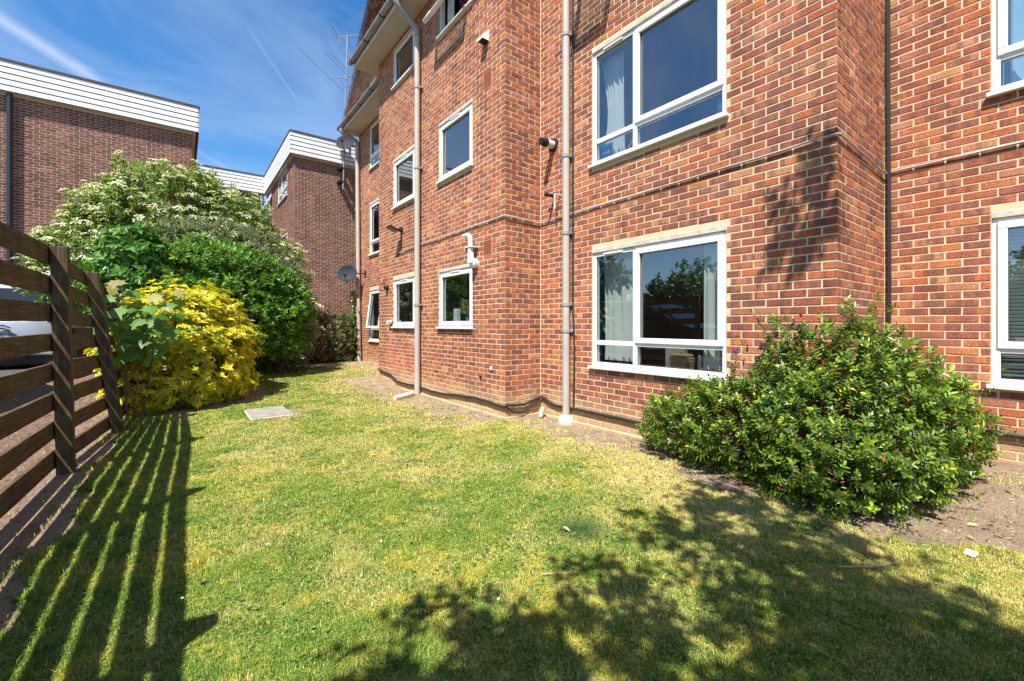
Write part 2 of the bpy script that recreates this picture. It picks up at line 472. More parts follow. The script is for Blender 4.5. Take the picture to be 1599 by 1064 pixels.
def leaf_mat(name, rough=0.45, spec=0.45, trans=0.35, tboost=1.5, up=0.0):
    t = NT(name); nrm = None
    if up:            # short turf scatters light like a level surface
        v = t.node('VectorMath', operation='SCALE'); t.put(v.inputs[0], t.node('NewGeometry').outputs['Normal']); v.inputs['Scale'].default_value = 1 - up
        v2 = t.node('VectorMath', operation='ADD'); t.put(v2.inputs[0], v.outputs[0]); v2.inputs[1].default_value = (0, 0, up)
        v3 = t.node('VectorMath', operation='NORMALIZE'); t.put(v3.inputs[0], v2.outputs[0]); nrm = v3.outputs[0]
    a = t.node('VertexColor', layer_name='Col').outputs['Color']
    b = t.bsdf(a, rough, spec, 0.0, nrm)
    tr = t.node('BsdfTranslucent')
    t.put(tr.inputs['Color'], t.mix(1.0, a, (tboost, tboost * 1.02, tboost * 0.6), 'MULTIPLY'))
    mx = t.node('MixShader'); mx.inputs[0].default_value = trans
    t.l.new(b, mx.inputs[1]); t.l.new(tr.outputs[0], mx.inputs[2])
    return t.done(mx.outputs[0])
M['leaf'] = leaf_mat('leaf', 0.42, 0.45, 0.32)
M['glossy_leaf'] = leaf_mat('glossy_leaf', 0.38, 0.42, 0.32)
M['matt_leaf'] = leaf_mat('matt_leaf', 0.65, 0.25, 0.3)
M['grass'] = leaf_mat('grass_blade', 0.6, 0.2, 0.30, 1.4, 0.55)
M['petal'] = leaf_mat('petal', 0.8, 0.1, 0.25, 1.0)
M['bark'] = plain('twig_bark', (0.16, 0.105, 0.072), 0.9, 0.15, var=0.35, nscale=25, bump=0.6, bscale=80)
M['bark_dark'] = plain('trunk_bark', (0.10, 0.075, 0.055), 0.95, 0.1, var=0.35, nscale=14, bump=0.9, bscale=40)
M['silver'] = plain('silver_grey_paint', (0.36, 0.39, 0.44), 0.28, 0.5, 0.25, var=0.03)
M['darkpaint'] = plain('dark_blue_paint', (0.020, 0.024, 0.032), 0.2, 0.6, 0.0, var=0.03)
M['rubber'] = plain('tyre_rubber', (0.02, 0.02, 0.02), 0.85, 0.2)
M['straw'] = plain('dry_stick', (0.46, 0.36, 0.22), 0.9, 0.1, var=0.25, nscale=30)
M['sandstone'] = plain('sandy_stone', (0.46, 0.34, 0.20), 0.95, 0.1, var=0.35, nscale=9, bump=0.8, bscale=30)

# ------------------------------------------------------------------ ground
def sm(x, a, b):
    t = np.clip((np.asarray(x, float) - a) / (b - a), 0, 1); return t * t * (3 - 2 * t)

_nz = [(rng.uniform(-1, 1, 2) * f, rng.uniform(0, 6.28), 1 / (1 + f * 0.7)) for f in (0.7, 1.1, 1.9, 2.7, 4.1, 6.3, 8.8) for _ in range(3)]
def fnoise(x, y, f=1.0, seed=0.0):
    s = 0; w = 0
    for d, ph, a in _nz:
        s = s + a * np.sin(d[0] * x * f + d[1] * y * f + ph + seed * (1 + d[0])); w += a
    return s / w

_lat = rng.uniform(0, 1, (256, 256))
def vnoise(x, y, f, octaves=3, seed=0):
    x = np.asarray(x, float) * f + 37.3 * seed; y = np.asarray(y, float) * f + 91.7 * seed
    s = 0; w = 0; a = 1.0
    for o in range(octaves):
        xi = np.floor(x).astype(int); yi = np.floor(y).astype(int); fx_ = x - xi; fy_ = y - yi
        fx_ = fx_ * fx_ * (3 - 2 * fx_); fy_ = fy_ * fy_ * (3 - 2 * fy_)
        A = _lat[xi % 256, yi % 256]; B = _lat[(xi + 1) % 256, yi % 256]; Cc = _lat[xi % 256, (yi + 1) % 256]; D = _lat[(xi + 1) % 256, (yi + 1) % 256]
        s = s + a * ((A * (1 - fx_) + B * fx_) * (1 - fy_) + (Cc * (1 - fx_) + D * fx_) * fy_); w += a
        a *= 0.55; x = x * 2.03 + 11.1; y = y * 2.03 + 5.7
    return np.clip(0.5 + (s / w - 0.5) * 1.7, 0, 1)

def wall_x(y):
    return np.where(y > 10.04, 4.55, np.where(y > 5.04, 3.70, np.where(y > 1.26, 4.375, 5.78)))

def gz(x, y):
    x = np.asarray(x, float); y = np.asarray(y, float)
    z = 0.20 * sm(y, 8.3, 11.0) * sm(x, -0.9, 0.5)
    z = z + 0.37 * sm(-x, 0.98, 2.1)
    z = z + 0.12 * sm(x, 4.3, 5.6) * (1 - sm(y, 0.6, 2.2))
    z = z - 0.05 * np.exp(-(((x - 4.2) / 0.8) ** 2 + ((y - 4.2) / 1.3) ** 2))
    z = z + 0.012 * fnoise(x, y, 1.1)
    return z

def soil_mask(x, y):
    d = wall_x(y) - x
    n = vnoise(x, y, 1.5, 3, 3) - 0.5
    m = vnoise(x, y, 6.0, 3, 4) - 0.5
    s = 1 - sm(d + 0.55 * n + 0.35 * m, 0.15, 1.25 + 0.35 * sm(y, 5.2, 8.0))
    s = np.maximum(s, 1 - sm(np.hypot((x - 4.45) / 1.00, (y - 1.35) / 1.62) + 0.22 * n + 0.25 * m, 0.80, 1.12))      # bed of the front shrub
    s = np.maximum(s, (1 - sm(x + 0.15 * m, -0.70, -0.45)) * 0.9)                                         # worn strip at the fence
    s = np.maximum(s, 1 - sm(np.hypot((x - 0.1) / 1.35, (y - 9.4) / 1.25) + 0.2 * m, 0.8, 1.0))
    s = np.maximum(s, sm(y, 10.6, 11.6) * (1 - sm(x + 0.3 * n, 1.6, 2.4)))
    s = np.maximum(s, sm(y + 0.8 * n, 12.2, 13.0))
    s = np.maximum(s, 0.62 * (1 - sm(np.hypot((x - 1.14) / 0.50, (y - 7.32) / 0.62) + 0.5 * m, 0.6, 1.1)))
    return s

def straw_mask(x, y):
    d = wall_x(y) - x
    near = 1 - sm(d, 0.4, 2.4)
    big = vnoise(x, y, 0.9, 3, 11); mid_ = vnoise(x, y, 3.2, 4, 12)
    edge = 1 - sm(np.abs(np.hypot((x - 4.42) / 1.12, (y - 1.35) / 1.70) - 1.15), 0.0, 0.60)
    return np.clip(-0.22 + 0.45 * big + 0.55 * mid_ + 0.45 * near + 0.35 * edge - 0.22 * (1 - sm(x, -0.6, 0.3)), 0, 1)

def bark_mask(x, y):
    return sm(-x, 0.80, 1.0)

def axis(lo, hi, step, far):
    core = np.arange(lo, hi + 1e-6, step)
    out = [lo - d for d in far][::-1]; out2 = [hi + d for d in far]
    return np.concatenate([out, core, out2])
far = [0.3, 1, 2.5, 5, 10, 20, 45, 100, 220, 500]
gx = axis(-2.6, 6.2, 0.055, far); gy = axis(-2.0, 15.0, 0.07, far)
GX, GY = np.meshgrid(gx, gy)
GZ = gz(GX, GY)
V = np.stack([GX.ravel(), GY.ravel(), GZ.ravel()], 1)
nx, ny = len(gx), len(gy)
ii = (np.arange(ny - 1)[:, None] * nx + np.arange(nx - 1)[None]).ravel()
Q = np.stack([ii, ii + 1, ii + nx + 1, ii + nx], 1)
C = np.stack([soil_mask(V[:, 0], V[:, 1]), straw_mask(V[:, 0], V[:, 1]), bark_mask(V[:, 0], V[:, 1])], 1)
npmesh('ground', V, Q, mat=M['ground'], smooth=True, colors=C, kind='structure')
MB().box(-14, -2.35, -20, 16.6, 0.30, 0.392).build('car_park', M['asphalt'], kind='structure')
kb = MB()
kerb = thing('kerb', (-2.29, 0, 0.37), 'low concrete kerb along the edge of the car park behind the fence', 'kerb')
for i in range(24):
    y0 = -6 + i * 0.9
    MB().box(-2.35, -2.23, y0 + 0.006, y0 + 0.894, 0.2, 0.47).build('kerb_stone', M['concrete'], kerb, bevel=0.012)

# ------------------------------------------------------------------ brick laying
BL, BH, JT = 0.2125, 0.0625, 0.0125
def courses(w, s0, s1, z0, z1, openings, phase=0, flip=False):
    """stretcher bond; returns (w, sa, sb, zc) for each brick; phase aligns the bond, flip starts at s1"""
    out = []
    n0 = int(round(z0 / 0.075)); n1 = int(z1 / 0.075)
    for c in range(n0, n1 + 1):
        za = c * 0.075; zb = za + BH
        if zb > z1 + 0.03: break
        a = 0.0 if (c + phase) % 2 == 0 else -0.1125
        L = s1 - s0
        while a < L - 0.02:
            b0, b1 = max(a, 0), min(a + BL, L)
            if flip: sa, sb = s1 - b1, s1 - b0
            else: sa, sb = s0 + b0, s0 + b1
            a += BL + JT
            segs = [(sa, sb)]
            for (p0, p1, q0, q1) in openings:
                if zb > q0 + 0.012 and za < q1 - 0.012:
                    ns = []
                    for (u, v) in segs:
                        if v <= p0 or u >= p1: ns.append((u, v)); continue
                        if u < p0 - 0.005: ns.append((u, p0 - 0.005))
                        if v > p1 + 0.005: ns.append((p1 + 0.005, v))
                    segs = ns
            for (u, v) in segs:
                if v - u > 0.03: out.append((w, u, v, za))
    return out

_T = np.array([(-.5, -.02, -.5), (.5, -.02, -.5), (.5, -.02, .5), (-.5, -.02, .5)])
BQ = np.array([(0, 1, 5, 4), (1, 2, 6, 5), (2, 3, 7, 6), (3, 0, 4, 7), (4, 5, 9, 8), (5, 6, 10, 9), (6, 7, 11, 10), (7, 4, 8, 11), (8, 9, 10, 11)])
def brick_verts(L, proud, jit):
    """local x along the course, y outward, z up"""
    h = BH
    ch = 0.004
    sx = np.array([-1, 1, 1, -1]) * 0.5; sz = np.array([-1, -1, 1, 1]) * 0.5
    V = np.zeros((12, 3))
    V[0:4, 0] = sx * L; V[0:4, 1] = -0.03; V[0:4, 2] = sz * h
    V[4:8, 0] = sx * L; V[4:8, 1] = proud - 0.003; V[4:8, 2] = sz * h
    V[8:12, 0] = sx * (L - 2 * ch); V[8:12, 1] = proud; V[8:12, 2] = sz * (h - 2 * ch)
    V[4:, :] += jit
    return V

def lay(building, walls, bricks, mat, nmax=300):
    cen = np.array([w.P((a + b) / 2, z + BH / 2) for (w, a, b, z) in bricks])
    e0 = np.array([w.P(a, z) for (w, a, b, z) in bricks]); e1 = np.array([w.P(b, z + BH) for (w, a, b, z) in bricks])
    px, py, dz = project(cen)
    ax, ay, _ = project(e0); bx, by, _ = project(e1)
    inside = (dz > 0.5) & (px > 5) & (px < 1594) & (py > 5) & (py < 1059)
    size = np.where(inside, np.abs(bx - ax) * 680 * BH / np.maximum(dz, 0.3), 0)
    order = np.argsort(-size)
    single = set(int(i) for i in order[:nmax] if size[i] > 0)
    cache = {}
    VV, QQ, k = [], [], 0
    for i, (w, a, b, z) in enumerate(bricks):
        ang = math.atan2(-w.n[0], w.n[1])        # local y -> outward normal
        L = b - a
        c = Vector(w.P((a + b) / 2, z + BH / 2)) + Vector((0, 0, JT / 2))
        if i in single:
            key = round(L, 2), i % 5
            if key not in cache:
                v = brick_verts(key[0] if abs(key[0] - BL) > 0.006 else BL, 0.0038, np.clip(rng.normal(0, 0.0007, (8, 3)), -.0012, .0012))
                me = bpy.data.meshes.new('brick')
                me.from_pydata([tuple(q) for q in v], [], [tuple(q) for q in BQ])
                me.materials.append(mat)
                cache[key] = me
            wo = walls[w]
            o = link('brick', cache[key], wo)
            o.location = c - org(wo) + Vector((w.n[0], w.n[1], 0)) * float(np.clip(rng.normal(0, 0.0010), -.0008, .0025))
            o.rotation_euler = (float(rng.normal(0, 0.003)), float(rng.normal(0, 0.006)), ang + float(np.clip(rng.normal(0, 0.003), -.006, .006)))
        else:
            v = brick_verts(L, 0.0038 + float(np.clip(rng.normal(0, 0.0010), -.0010, .0025)), np.clip(rng.normal(0, 0.0007, (8, 3)), -.0012, .0012))
            ca, sa = math.cos(ang), math.sin(ang)
            v = np.stack([v[:, 0] * ca - v[:, 1] * sa, v[:, 0] * sa + v[:, 1] * ca, v[:, 2]], 1) + np.array(c)
            VV.append(v); QQ.append(BQ + k); k += 12
    npmesh('brickwork', np.concatenate(VV), np.concatenate(QQ), mat=mat, parent=building, kind='stuff')

def wall_panel(building, w, s0, s1, z0, z1, openings, mat, thick=0.13, name='wall'):
    ss = sorted({s0, s1, *[v for o in openings for v in o[:2] if s0 < v < s1]})
    mb = MB()
    for a, b in zip(ss[:-1], ss[1:]):
        holes = sorted((o[2], o[3]) for o in openings if o[0] < (a + b) / 2 < o[1])
        z = z0
        for (h0, h1) in holes + [(z1, z1)]:
            if h0 - z > 1e-4: mb.wbox(w, a, b, z, min(h0, z1), -thick, 0)
            z = max(z, h1)
    return mb.build(name, mat, building)

# ------------------------------------------------------------------ windows
def frame_bars(mb, w, s0, s1, z0, z1, t, o0, o1):
    mb.wbox(w, s0, s1, z0, z0 + t, o0, o1); mb.wbox(w, s0, s1, z1 - t, z1, o0, o1)
    mb.wbox(w, s0, s0 + t, z0 + t, z1 - t, o0, o1); mb.wbox(w, s1 - t, s1, z0 + t, z1 - t, o0, o1)

def window(b, w, s0, s1, z0, z1, mull=None, trans=None, sashes=(), lintel=0.060, vent=True, opened=None, room=True, open_ang=22, sill=0.055, drape=True):
    """mull: list of s, trans: list of z; sashes: cells (i, j) with an opening sash; opened: the cell pushed out at its foot"""
    t = 0.052
    mb = MB(); frame_bars(mb, w, s0, s1, z0, z1, t, -0.095, -0.018)
    win = mb.build('window', M['upvc'], b, bevel=0.004)
    mull = sorted(mull or []); trans = sorted(trans or [])
    se = [s0 + t] + [v for m_ in mull for v in (m_ - 0.03, m_ + 0.03)] + [s1 - t]
    ze = [z0 + t] + [v for m_ in trans for v in (m_ - 0.03, m_ + 0.03)] + [z1 - t]
    for m_ in mull:
        MB().wbox(w, m_ - 0.03, m_ + 0.03, z0 + t, z1 - t, -0.093, -0.020).build('mullion', M['upvc'], win, bevel=0.004)
    for m_ in trans:
        for i in range(0, len(se), 2):
            MB().wbox(w, se[i], se[i + 1], m_ - 0.03, m_ + 0.03, -0.091, -0.022).build('transom', M['upvc'], win, bevel=0.004)
    for i in range(0, len(se), 2):
        for j in range(0, len(ze), 2):
            a0, a1, c0, c1 = se[i], se[i + 1], ze[j], ze[j + 1]
            cell = (i // 2, j // 2)
            parts = []
            if cell in sashes:
                mb = MB(); frame_bars(mb, w, a0 - 0.018, a1 + 0.018, c0 - 0.018, c1 + 0.018, 0.062, -0.070, -0.002)
                parts.append(mb.build('sash', M['upvc'], win, bevel=0.005))
                g = 0.040
            else:
                g = -0.004
            mb = MB().wbox(w, a0 + g, a1 - g, c0 + g, c1 - g, -0.052, -0.046)
            parts.append(mb.build('pane', M['glass'], win))
            mb = MB(); frame_bars(mb, w, a0 + g - 0.001, a1 - g + 0.001, c0 + g - 0.001, c1 - g + 0.001, 0.007, -0.045, -0.036 if cell not in sashes else -0.030)
            parts.append(mb.build('seal', M['seal'], win))
            if cell in sashes and opened == cell:
                # hinged along the top: swing the foot of the sash outwards
                piv = Vector(w.P((a0 + a1) / 2, c1, -0.03)) - org(b)
                axis_ = Vector((w.d[0], w.d[1], 0))
                ang = R(open_ang)
                test = Matrix.Rotation(ang, 4, axis_) @ Vector((0, 0, -1))
                if test.dot(Vector((w.n[0], w.n[1], 0))) < 0: ang = -ang
                mt = Matrix.Translation(piv) @ Matrix.Rotation(ang, 4, axis_) @ Matrix.Translation(-piv)
                for p in parts: p.data.transform(mt)
    if sill:
        MB().wbox(w, s0 - 0.03, s1 + 0.03, z0 - 0.035, z0 + 0.002, -0.05, sill).build('sill', M['upvc'], win, bevel=0.004)
    if lintel:
        MB().wbox(w, s0, s1, z1 + 0.002, z1 + lintel, -0.09, 0.004).build('lintel', M['lintel'], win, bevel=0.004)
    if vent:
        a = (se[-2] + se[-1]) / 2
        MB().wbox(w, a - 0.15, a + 0.15, z1 - 0.040, z1 - 0.020, -0.02, 0.008).build('trickle_vent', M['upvc'], win, bevel=0.002)
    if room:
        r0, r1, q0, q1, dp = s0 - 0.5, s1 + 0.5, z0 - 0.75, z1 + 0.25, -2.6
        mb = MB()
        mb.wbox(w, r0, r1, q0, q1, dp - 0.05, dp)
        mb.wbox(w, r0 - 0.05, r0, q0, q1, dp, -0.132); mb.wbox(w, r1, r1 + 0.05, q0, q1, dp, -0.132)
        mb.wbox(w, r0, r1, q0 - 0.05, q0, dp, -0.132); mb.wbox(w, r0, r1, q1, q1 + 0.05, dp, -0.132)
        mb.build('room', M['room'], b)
        MB().wbox(w, s0 - 0.02, s1 + 0.02, z0 - 0.02, z0 + 0.01, -0.36, -0.10).build('inner_sill', M['upvc'], win)
    return win

def opening(s0, s1, z0, z1, lintel=0.060): return (s0, s1, z0 - 0.03, z1 + (lintel or 0))

def curtain(name, w, s0, s1, z0, z1, off, mat, label, folds=7, amp=0.03, swoop=0.0):
    n = folds * 8
    V = []; 
    for k, th in ((0, 0.0), (1, 0.006)):
        for iz in range(9):
            f = iz / 8
            for i in range(n + 1):
                u = i / n
                sw = swoop * math.sin(math.pi * (1 - f)) ** 1.5
                s = s0 + (s1 - s0) * u * (1 - sw)
                ph = u * folds * 2 * math.pi + 1.3 * math.sin(u * 9.1 + s0 * 5) + 0.8 * math.sin(f * 2.3 + u * 4)
                o = off + th + amp * (math.sin(ph) + 0.4 * math.sin(ph * 1.73 + 1)) * (0.5 + 0.5 * (1 - f))
                V.append(w.P(s, z0 + (z1 - z0) * f, o))
    F = []
    m_ = n + 1; tot = 9 * m_
    for k in (0, 1):
        for iz in range(8):
            for i in range(n):
                q = k * tot + iz * m_ + i
                F.append((q, q + 1, q + m_ + 1, q + m_))
    me = npmesh(name, V, F, mat=mat, smooth=True)
    return props(me, label, 'curtain')

# ------------------------------------------------------------------ front building (orange-red brick flats)
HS = 7.42                                             # soffit level
BASE = (4.6, 5.0, 0.0)
flats = thing('brick_flats', BASE, 'long orange-red brick block of flats with stepped facade and white framed windows', 'building')
wA = Wall((3.70, 0), (0, 1), (-1, 0))
wB = Wall((4.375, 0), (0, 1), (-1, 0))
wD = Wall((5.78, 0), (0, 1), (-1, 0))
wE = Wall((4.55, 0), (0, 1), (-1, 0))
wR = Wall((0, 5.04), (1, 0), (0, -1))                # return between A and B
wC = Wall((0, 1.26), (1, 0), (0, -1))                # return between B and D
wG = Wall((0, 10.04), (1, 0), (0, 1))                # far side of A
wH = Wall((0, 14.14), (1, 0), (0, 1))
win_A = [(5.92, 7.05, 1.30, 2.27), (8.08, 9.16, 1.30, 2.30), (5.92, 7.05, 3.90, 4.90), (8.08, 9.16, 3.88, 4.88), (5.92, 7.05, 6.50, 7.30), (8.08, 9.16, 6.50, 7.30)]
win_B = [(2.19, 3.99, 0.79, 2.285), (2.19, 3.99, 3.455, 4.945), (2.19, 3.99, 6.10, 7.33)]
win_D = [(-1.35, 0.51, 0.80, 2.28), (-1.35, 0.51, 3.40, 4.90)]
win_E = [(12.0, 13.12, 0.87, 2.36), (12.0, 13.12, 3.45, 4.96), (12.0, 13.12, 6.03, 7.33)]
lint = lambda z1: 0.060 if z1 < 7 else 0.0
op = lambda ws: [opening(*q, lint(q[3])) for q in ws]
vents_A = [(5.37, 5.595, 2.40, 2.625), (5.37, 5.595, 4.95, 5.175), (9.62, 9.84, 2.25, 2.40)]
walls = {}
ZB = -0.15
for w, a, b, ops in ((wA, 5.04, 10.04, op(win_A)), (wB, 1.26, 5.04, op(win_B)), (wD, -3.2, 1.26, op(win_D)), (wE, 10.04, 14.14, op(win_E)),
                     (wR, 3.83, 4.375, []), (wC, 4.505, 5.78, []), (wG, 3.83, 4.42, []), (wH, 4.68, 9.0, [])):
    walls[w] = wall_panel(flats, w, a, b, ZB, HS, ops, M['mortar'])
bricks = []
bricks += courses(wA, 5.04, 10.04, ZB, HS, op(win_A) + vents_A, 0)
bricks += courses(wB, 1.26, 5.03, ZB, HS, op(win_B), 1)
bricks += courses(wD, -3.2, 1.25, ZB, HS, op(win_D), 0, True)
bricks += courses(wE, 10.05, 14.14, ZB, HS, op(win_E), 1, True)
bricks += courses(wR, 3.70, 4.365, ZB, HS, [], 1)
bricks += courses(wC, 4.375, 5.77, ZB, HS, [], 0)
bricks += courses(wG, 3.70, 4.5, ZB, HS, [], 1)
lay(flats, walls, bricks, M['brick'])

# stepped concrete footing just showing above the soil
fo = MB()
fo.box(3.655, 3.70, 4.995, 10.04, -0.2, 0.012); fo.box(3.70, 4.33, 4.995, 5.04, -0.2, 0.010)
fo.box(4.33, 4.375, 1.215, 4.995, -0.2, 0.0)
fo.build('footing', M['sandstone'], flats, bevel=0.01)

# windows
w_ = window(flats, wA, *win_A[0], sashes=[(0, 0)])
window(flats, wA, *win_A[1], sashes=[(0, 0)])
window(flats, wA, *win_A[2], sashes=[(0, 0)])
window(flats, wA, *win_A[3], sashes=[(0, 0)])
window(flats, wA, *win_A[4], sashes=[(0, 0)], lintel=0, vent=False, opened=(0, 0), open_ang=30)
window(flats, wA, *win_A[5], sashes=[(0, 0)], lintel=0, vent=False)
window(flats, wB, *win_B[0], mull=[3.32], trans=[1.10], sashes=[(0, 1)])
window(flats, wB, *win_B[1], mull=[3.32], trans=[3.765], sashes=[(0, 1)])
window(flats, wB, *win_B[2], mull=[3.32], sashes=[(0, 0), (1, 0)], lintel=0, vent=False, opened=(1, 0), open_ang=34)
window(flats, wD, *win_D[0], mull=[-0.42], trans=[1.11], sashes=[(1, 1)])
window(flats, wD, *win_D[1], mull=[-0.42], trans=[3.71], sashes=[(1, 1)])
window(flats, wE, *win_E[0], trans=[1.22], sashes=[(0, 1)], opened=(0, 1), open_ang=8, vent=False)
window(flats, wE, *win_E[1], trans=[3.80], sashes=[(0, 1)], vent=False)
window(flats, wE, *win_E[2], trans=[6.38], sashes=[(0, 1)], lintel=0, vent=False)

# eaves: soffits, gutters, tiled mansards
def eave(xw, y0, y1, over, mansard_top, side_over=0.0):
    MB().box(xw - over, xw + 0.2, y0, y1 + side_over, HS + 0.002, HS + 0.03).build('soffit', M['soffit'], flats)
    MB().box(xw - over - 0.025, xw - over - 0.002, y0, y1 + side_over, HS - 0.02, HS + 0.16).build('fascia_board', M['soffit'], flats)
    g = MB(); n = 8; r = 0.062; cx = xw - over - 0.092; cz = HS + 0.12
    prof = [(cx + r * math.cos(a), cz + r * math.sin(a)) for a in [math.pi + math.pi * k / n for k in range(n + 1)]]
    prof += [(cx + (r - 0.006) * math.cos(a), cz + (r - 0.006) * math.sin(a)) for a in [2 * math.pi - math.pi * k / n for k in range(n + 1)]]
    ye = y1 + side_over + 0.03
    vs = [(x, y, z) for y in (y0, ye) for x, z in prof]; m_ = len(prof)
    g.add(vs, [(k, (k + 1) % m_, m_ + (k + 1) % m_, m_ + k) for k in range(m_)] + [tuple(range(m_)), tuple(range(m_, 2 * m_))])
    g.add([(x, ye, z) for x, z in prof[:n + 1]] + [(x, ye + 0.012, z) for x, z in prof[:n + 1]], [tuple(range(n + 1)), tuple(range(n + 1, 2 * n + 2))] + [(k, k + 1, n + 2 + k, n + 1 + k) for k in range(n)])
    gut = g.build('gutter', M['gutter'], flats)
    y = ye - 0.15
    while y > y0:
        b = MB()
        b.tube([(cx + 0.068 * math.cos(a), y, cz + 0.068 * math.sin(a)) for a in [math.pi + math.pi * k / 8 for k in range(9)]], 0.012, 6)
        b.build('gutter_clip', M['black'], gut)
        y -= 0.95
    return cx, cz

def mansard(xw, y0, y1, over, ztop, tiles):
    z0 = HS + 0.15; x0 = xw - over - 0.03
    slope = 0.21
    mb = MB(); h = ztop - z0
    mb.hexa([(x0 + 0.06, y0, z0), (x0 + 0.4, y0, z0), (x0 + 0.4, y1, z0), (x0 + 0.06, y1, z0),
             (x0 + 0.06 + slope * h, y0, ztop), (x0 + 0.5 + slope * h, y0, ztop), (x0 + 0.5 + slope * h, y1, ztop), (x0 + 0.06 + slope * h, y1, ztop)])
    rf = mb.build('roof', M['tile'], flats)
    rows = int(h / 0.1)
    for r in range(rows):
        z = z0 + r * 0.1
        y = y0 - (0.0825 if r % 2 else 0)
        while y < y1:
            a, b = max(y, y0), min(y + 0.163, y1 + 0.012)
            if b - a > 0.04: tiles.append((rf, x0 + slope * (z - z0), a, b, z))
            y += 0.165
    return rf

tiles = []
eave(3.70, 5.3, 10.04, 0.42, 9.4, 0.46); mansard(3.70, 5.3, 10.5, 0.42, 9.6, tiles)
eave(4.55, 10.55, 14.14, 0.50, 11.0, 0.14); mansard(4.55, 10.55, 14.28, 0.50, 11.2, tiles)
eave(4.375, 1.0, 5.28, 0.45, 9.4); mansard(4.375, 1.0, 5.28, 0.45, 9.0, [])
eave(5.78, -3.2, 0.95, 0.45, 9.4); mansard(5.78, -3.2, 0.95, 0.45, 9.0, [])
# body of the roof behind the mansards, and the plain gable ends
MB().box(4.6, 9.0, -3.2, 10.4, HS + 0.04, 9.5).box(5.3, 9.0, 10.4, 14.2, HS + 0.04, 11.15).build('roof_deck', M['roofedge'], flats)
cen = np.array([(x, (a + b) / 2, z) for (_, x, a, b, z) in tiles])
px, py, dz = project(cen)
vis = (dz > 0.5) & (px > 0) & (px < 1599) & (py > 0) & (py < 1064)
order = np.argsort(-np.where(vis, 1 / np.maximum(dz, 0.3), 0))
single = set(int(i) for i in order[:300] if vis[i])
tv = np.array([(0.055, -0.5, 0.0), (0.055, 0.5, 0.0), (0.067, 0.5, 0.0), (0.067, -0.5, 0.0)])
def tile_verts(L, j):
    V = []
    for zz, off in ((0.0, -0.046), (0.15, 0.030)):
        for xx in (off, off + 0.016):
            for yy in (-L / 2, L / 2): V.append((xx, yy, zz))
    return np.array(V) + np.array([0.02, 0, 0]) + j
TQ = np.array([(0, 1, 3, 2), (4, 6, 7, 5), (0, 4, 5, 1), (2, 3, 7, 6), (0, 2, 6, 4), (1, 5, 7, 3)])
tc = {}; VV = []; QQ = []; k = 0
for i, (rf, x, a, b, z) in enumerate(tiles):
    if i in single:
        key = round(b - a, 2), i % 4
        if key not in tc:
            me = bpy.data.meshes.new('tile'); me.from_pydata([tuple(q) for q in tile_verts(key[0] - 0.004, rng.normal(0, 0.0015, (8, 3)))], [], [tuple(q) for q in TQ])
            me.materials.append(M['tile']); tc[key] = me
        o = link('tile', tc[key], rf); o.location = Vector((x, (a + b) / 2, z)) - org(rf)
        o.rotation_euler = (float(rng.normal(0, 0.006)), float(rng.normal(0, 0.01)), float(rng.normal(0, 0.005)))
    else:
        VV.append(tile_verts(b - a - 0.004, rng.normal(0, 0.002, (8, 3))) + np.array([x, (a + b) / 2, z])); QQ.append(TQ + k); k += 8
npmesh('roof_tiling', np.concatenate(VV), np.concatenate(QQ), mat=M['tile'], parent=flats, kind='stuff')

# drainpipes
def pipe(x, y, z0, z1, r, xg=None, zg=None, brackets=(), collar=False, lean=0.0, mat='pipe'):
    mb = MB().tube([(x + lean * 0.0, y, z0), (x, y, z1)], r, 14) if not lean else MB().tube([(x, y - lean, z0), (x, y - lean * 0.6, z0 + 1.2), (x, y, z1)], r, 14)
    p = mb.build('drainpipe', M[mat], flats, smooth=True)
    if xg is not None:
        MB().tube([(x, y, z1 - 0.04), (x, y, z1 + 0.07), (x - 0.03, y, z1 + 0.12), (xg + 0.03, y, zg - 0.14), (xg, y, zg - 0.09), (xg, y, zg - 0.05)], r * 1.06, 12).build('swan_neck', M['gutter'], p, smooth=True)
    for z in brackets:
        MB().tube([(x, y, z - 0.022), (x, y, z + 0.022)], r * 1.18, 14).wbox(Wall((x, y), (0, 1), (-1, 0)), -0.09, 0.09, z - 0.015, z + 0.015, -r * 1.9, -r * 0.7).build('pipe_bracket', M['gutter'], p)
    if collar:
        MB().lathe((x, y, z0 - 0.06), (0, 0, 1), [(0, 0.12), (0.05, 0.118), (0.10, 0.10), (0.13, 0.070)], 12).build('pipe_collar', M['lintel'], p)
    return p
pipe(3.70 - 0.085, 7.78, 0.0, 6.92, 0.054, 3.70 - 0.42 - 0.092, HS + 0.06, brackets=(1.72, 4.35, 5.9))
pipe(4.375 - 0.075, 4.41, 0.0, 7.3, 0.052, brackets=(1.25, 1.62, 2.62, 3.7, 5.4), collar=True)
pipe(4.55 - 0.10, 14.0, 0.15, 7.05, 0.062, 4.55 - 0.50 - 0.092, HS + 0.06, brackets=(3.0, 5.0), lean=0.22)

def airbrick(s0, s1, z0, z1, nc, nr):
    ab = MB().wbox(wA, s0 + 0.006, s1 - 0.006, z0 + 0.006, z1 - 0.006, -0.03, 0.006).build('air_brick', M['terra'], flats)
    mb = MB(); ds = (s1 - s0 - 0.03) / nc; dz_ = (z1 - z0 - 0.03) / nr
    for i in range(nc):
        for j in range(nr):
            a = s0 + 0.015 + i * ds; c = z0 + 0.015 + j * dz_
            mb.wbox(wA, a + ds * 0.22, a + ds * 0.78, c + dz_ * 0.22, c + dz_ * 0.78, 0.0, 0.0075)
    mb.build('vent_holes', M['hole'], ab, kind='stuff')
airbrick(*vents_A[0], 7, 8); airbrick(*vents_A[1], 7, 8); airbrick(*vents_A[2], 6, 4)

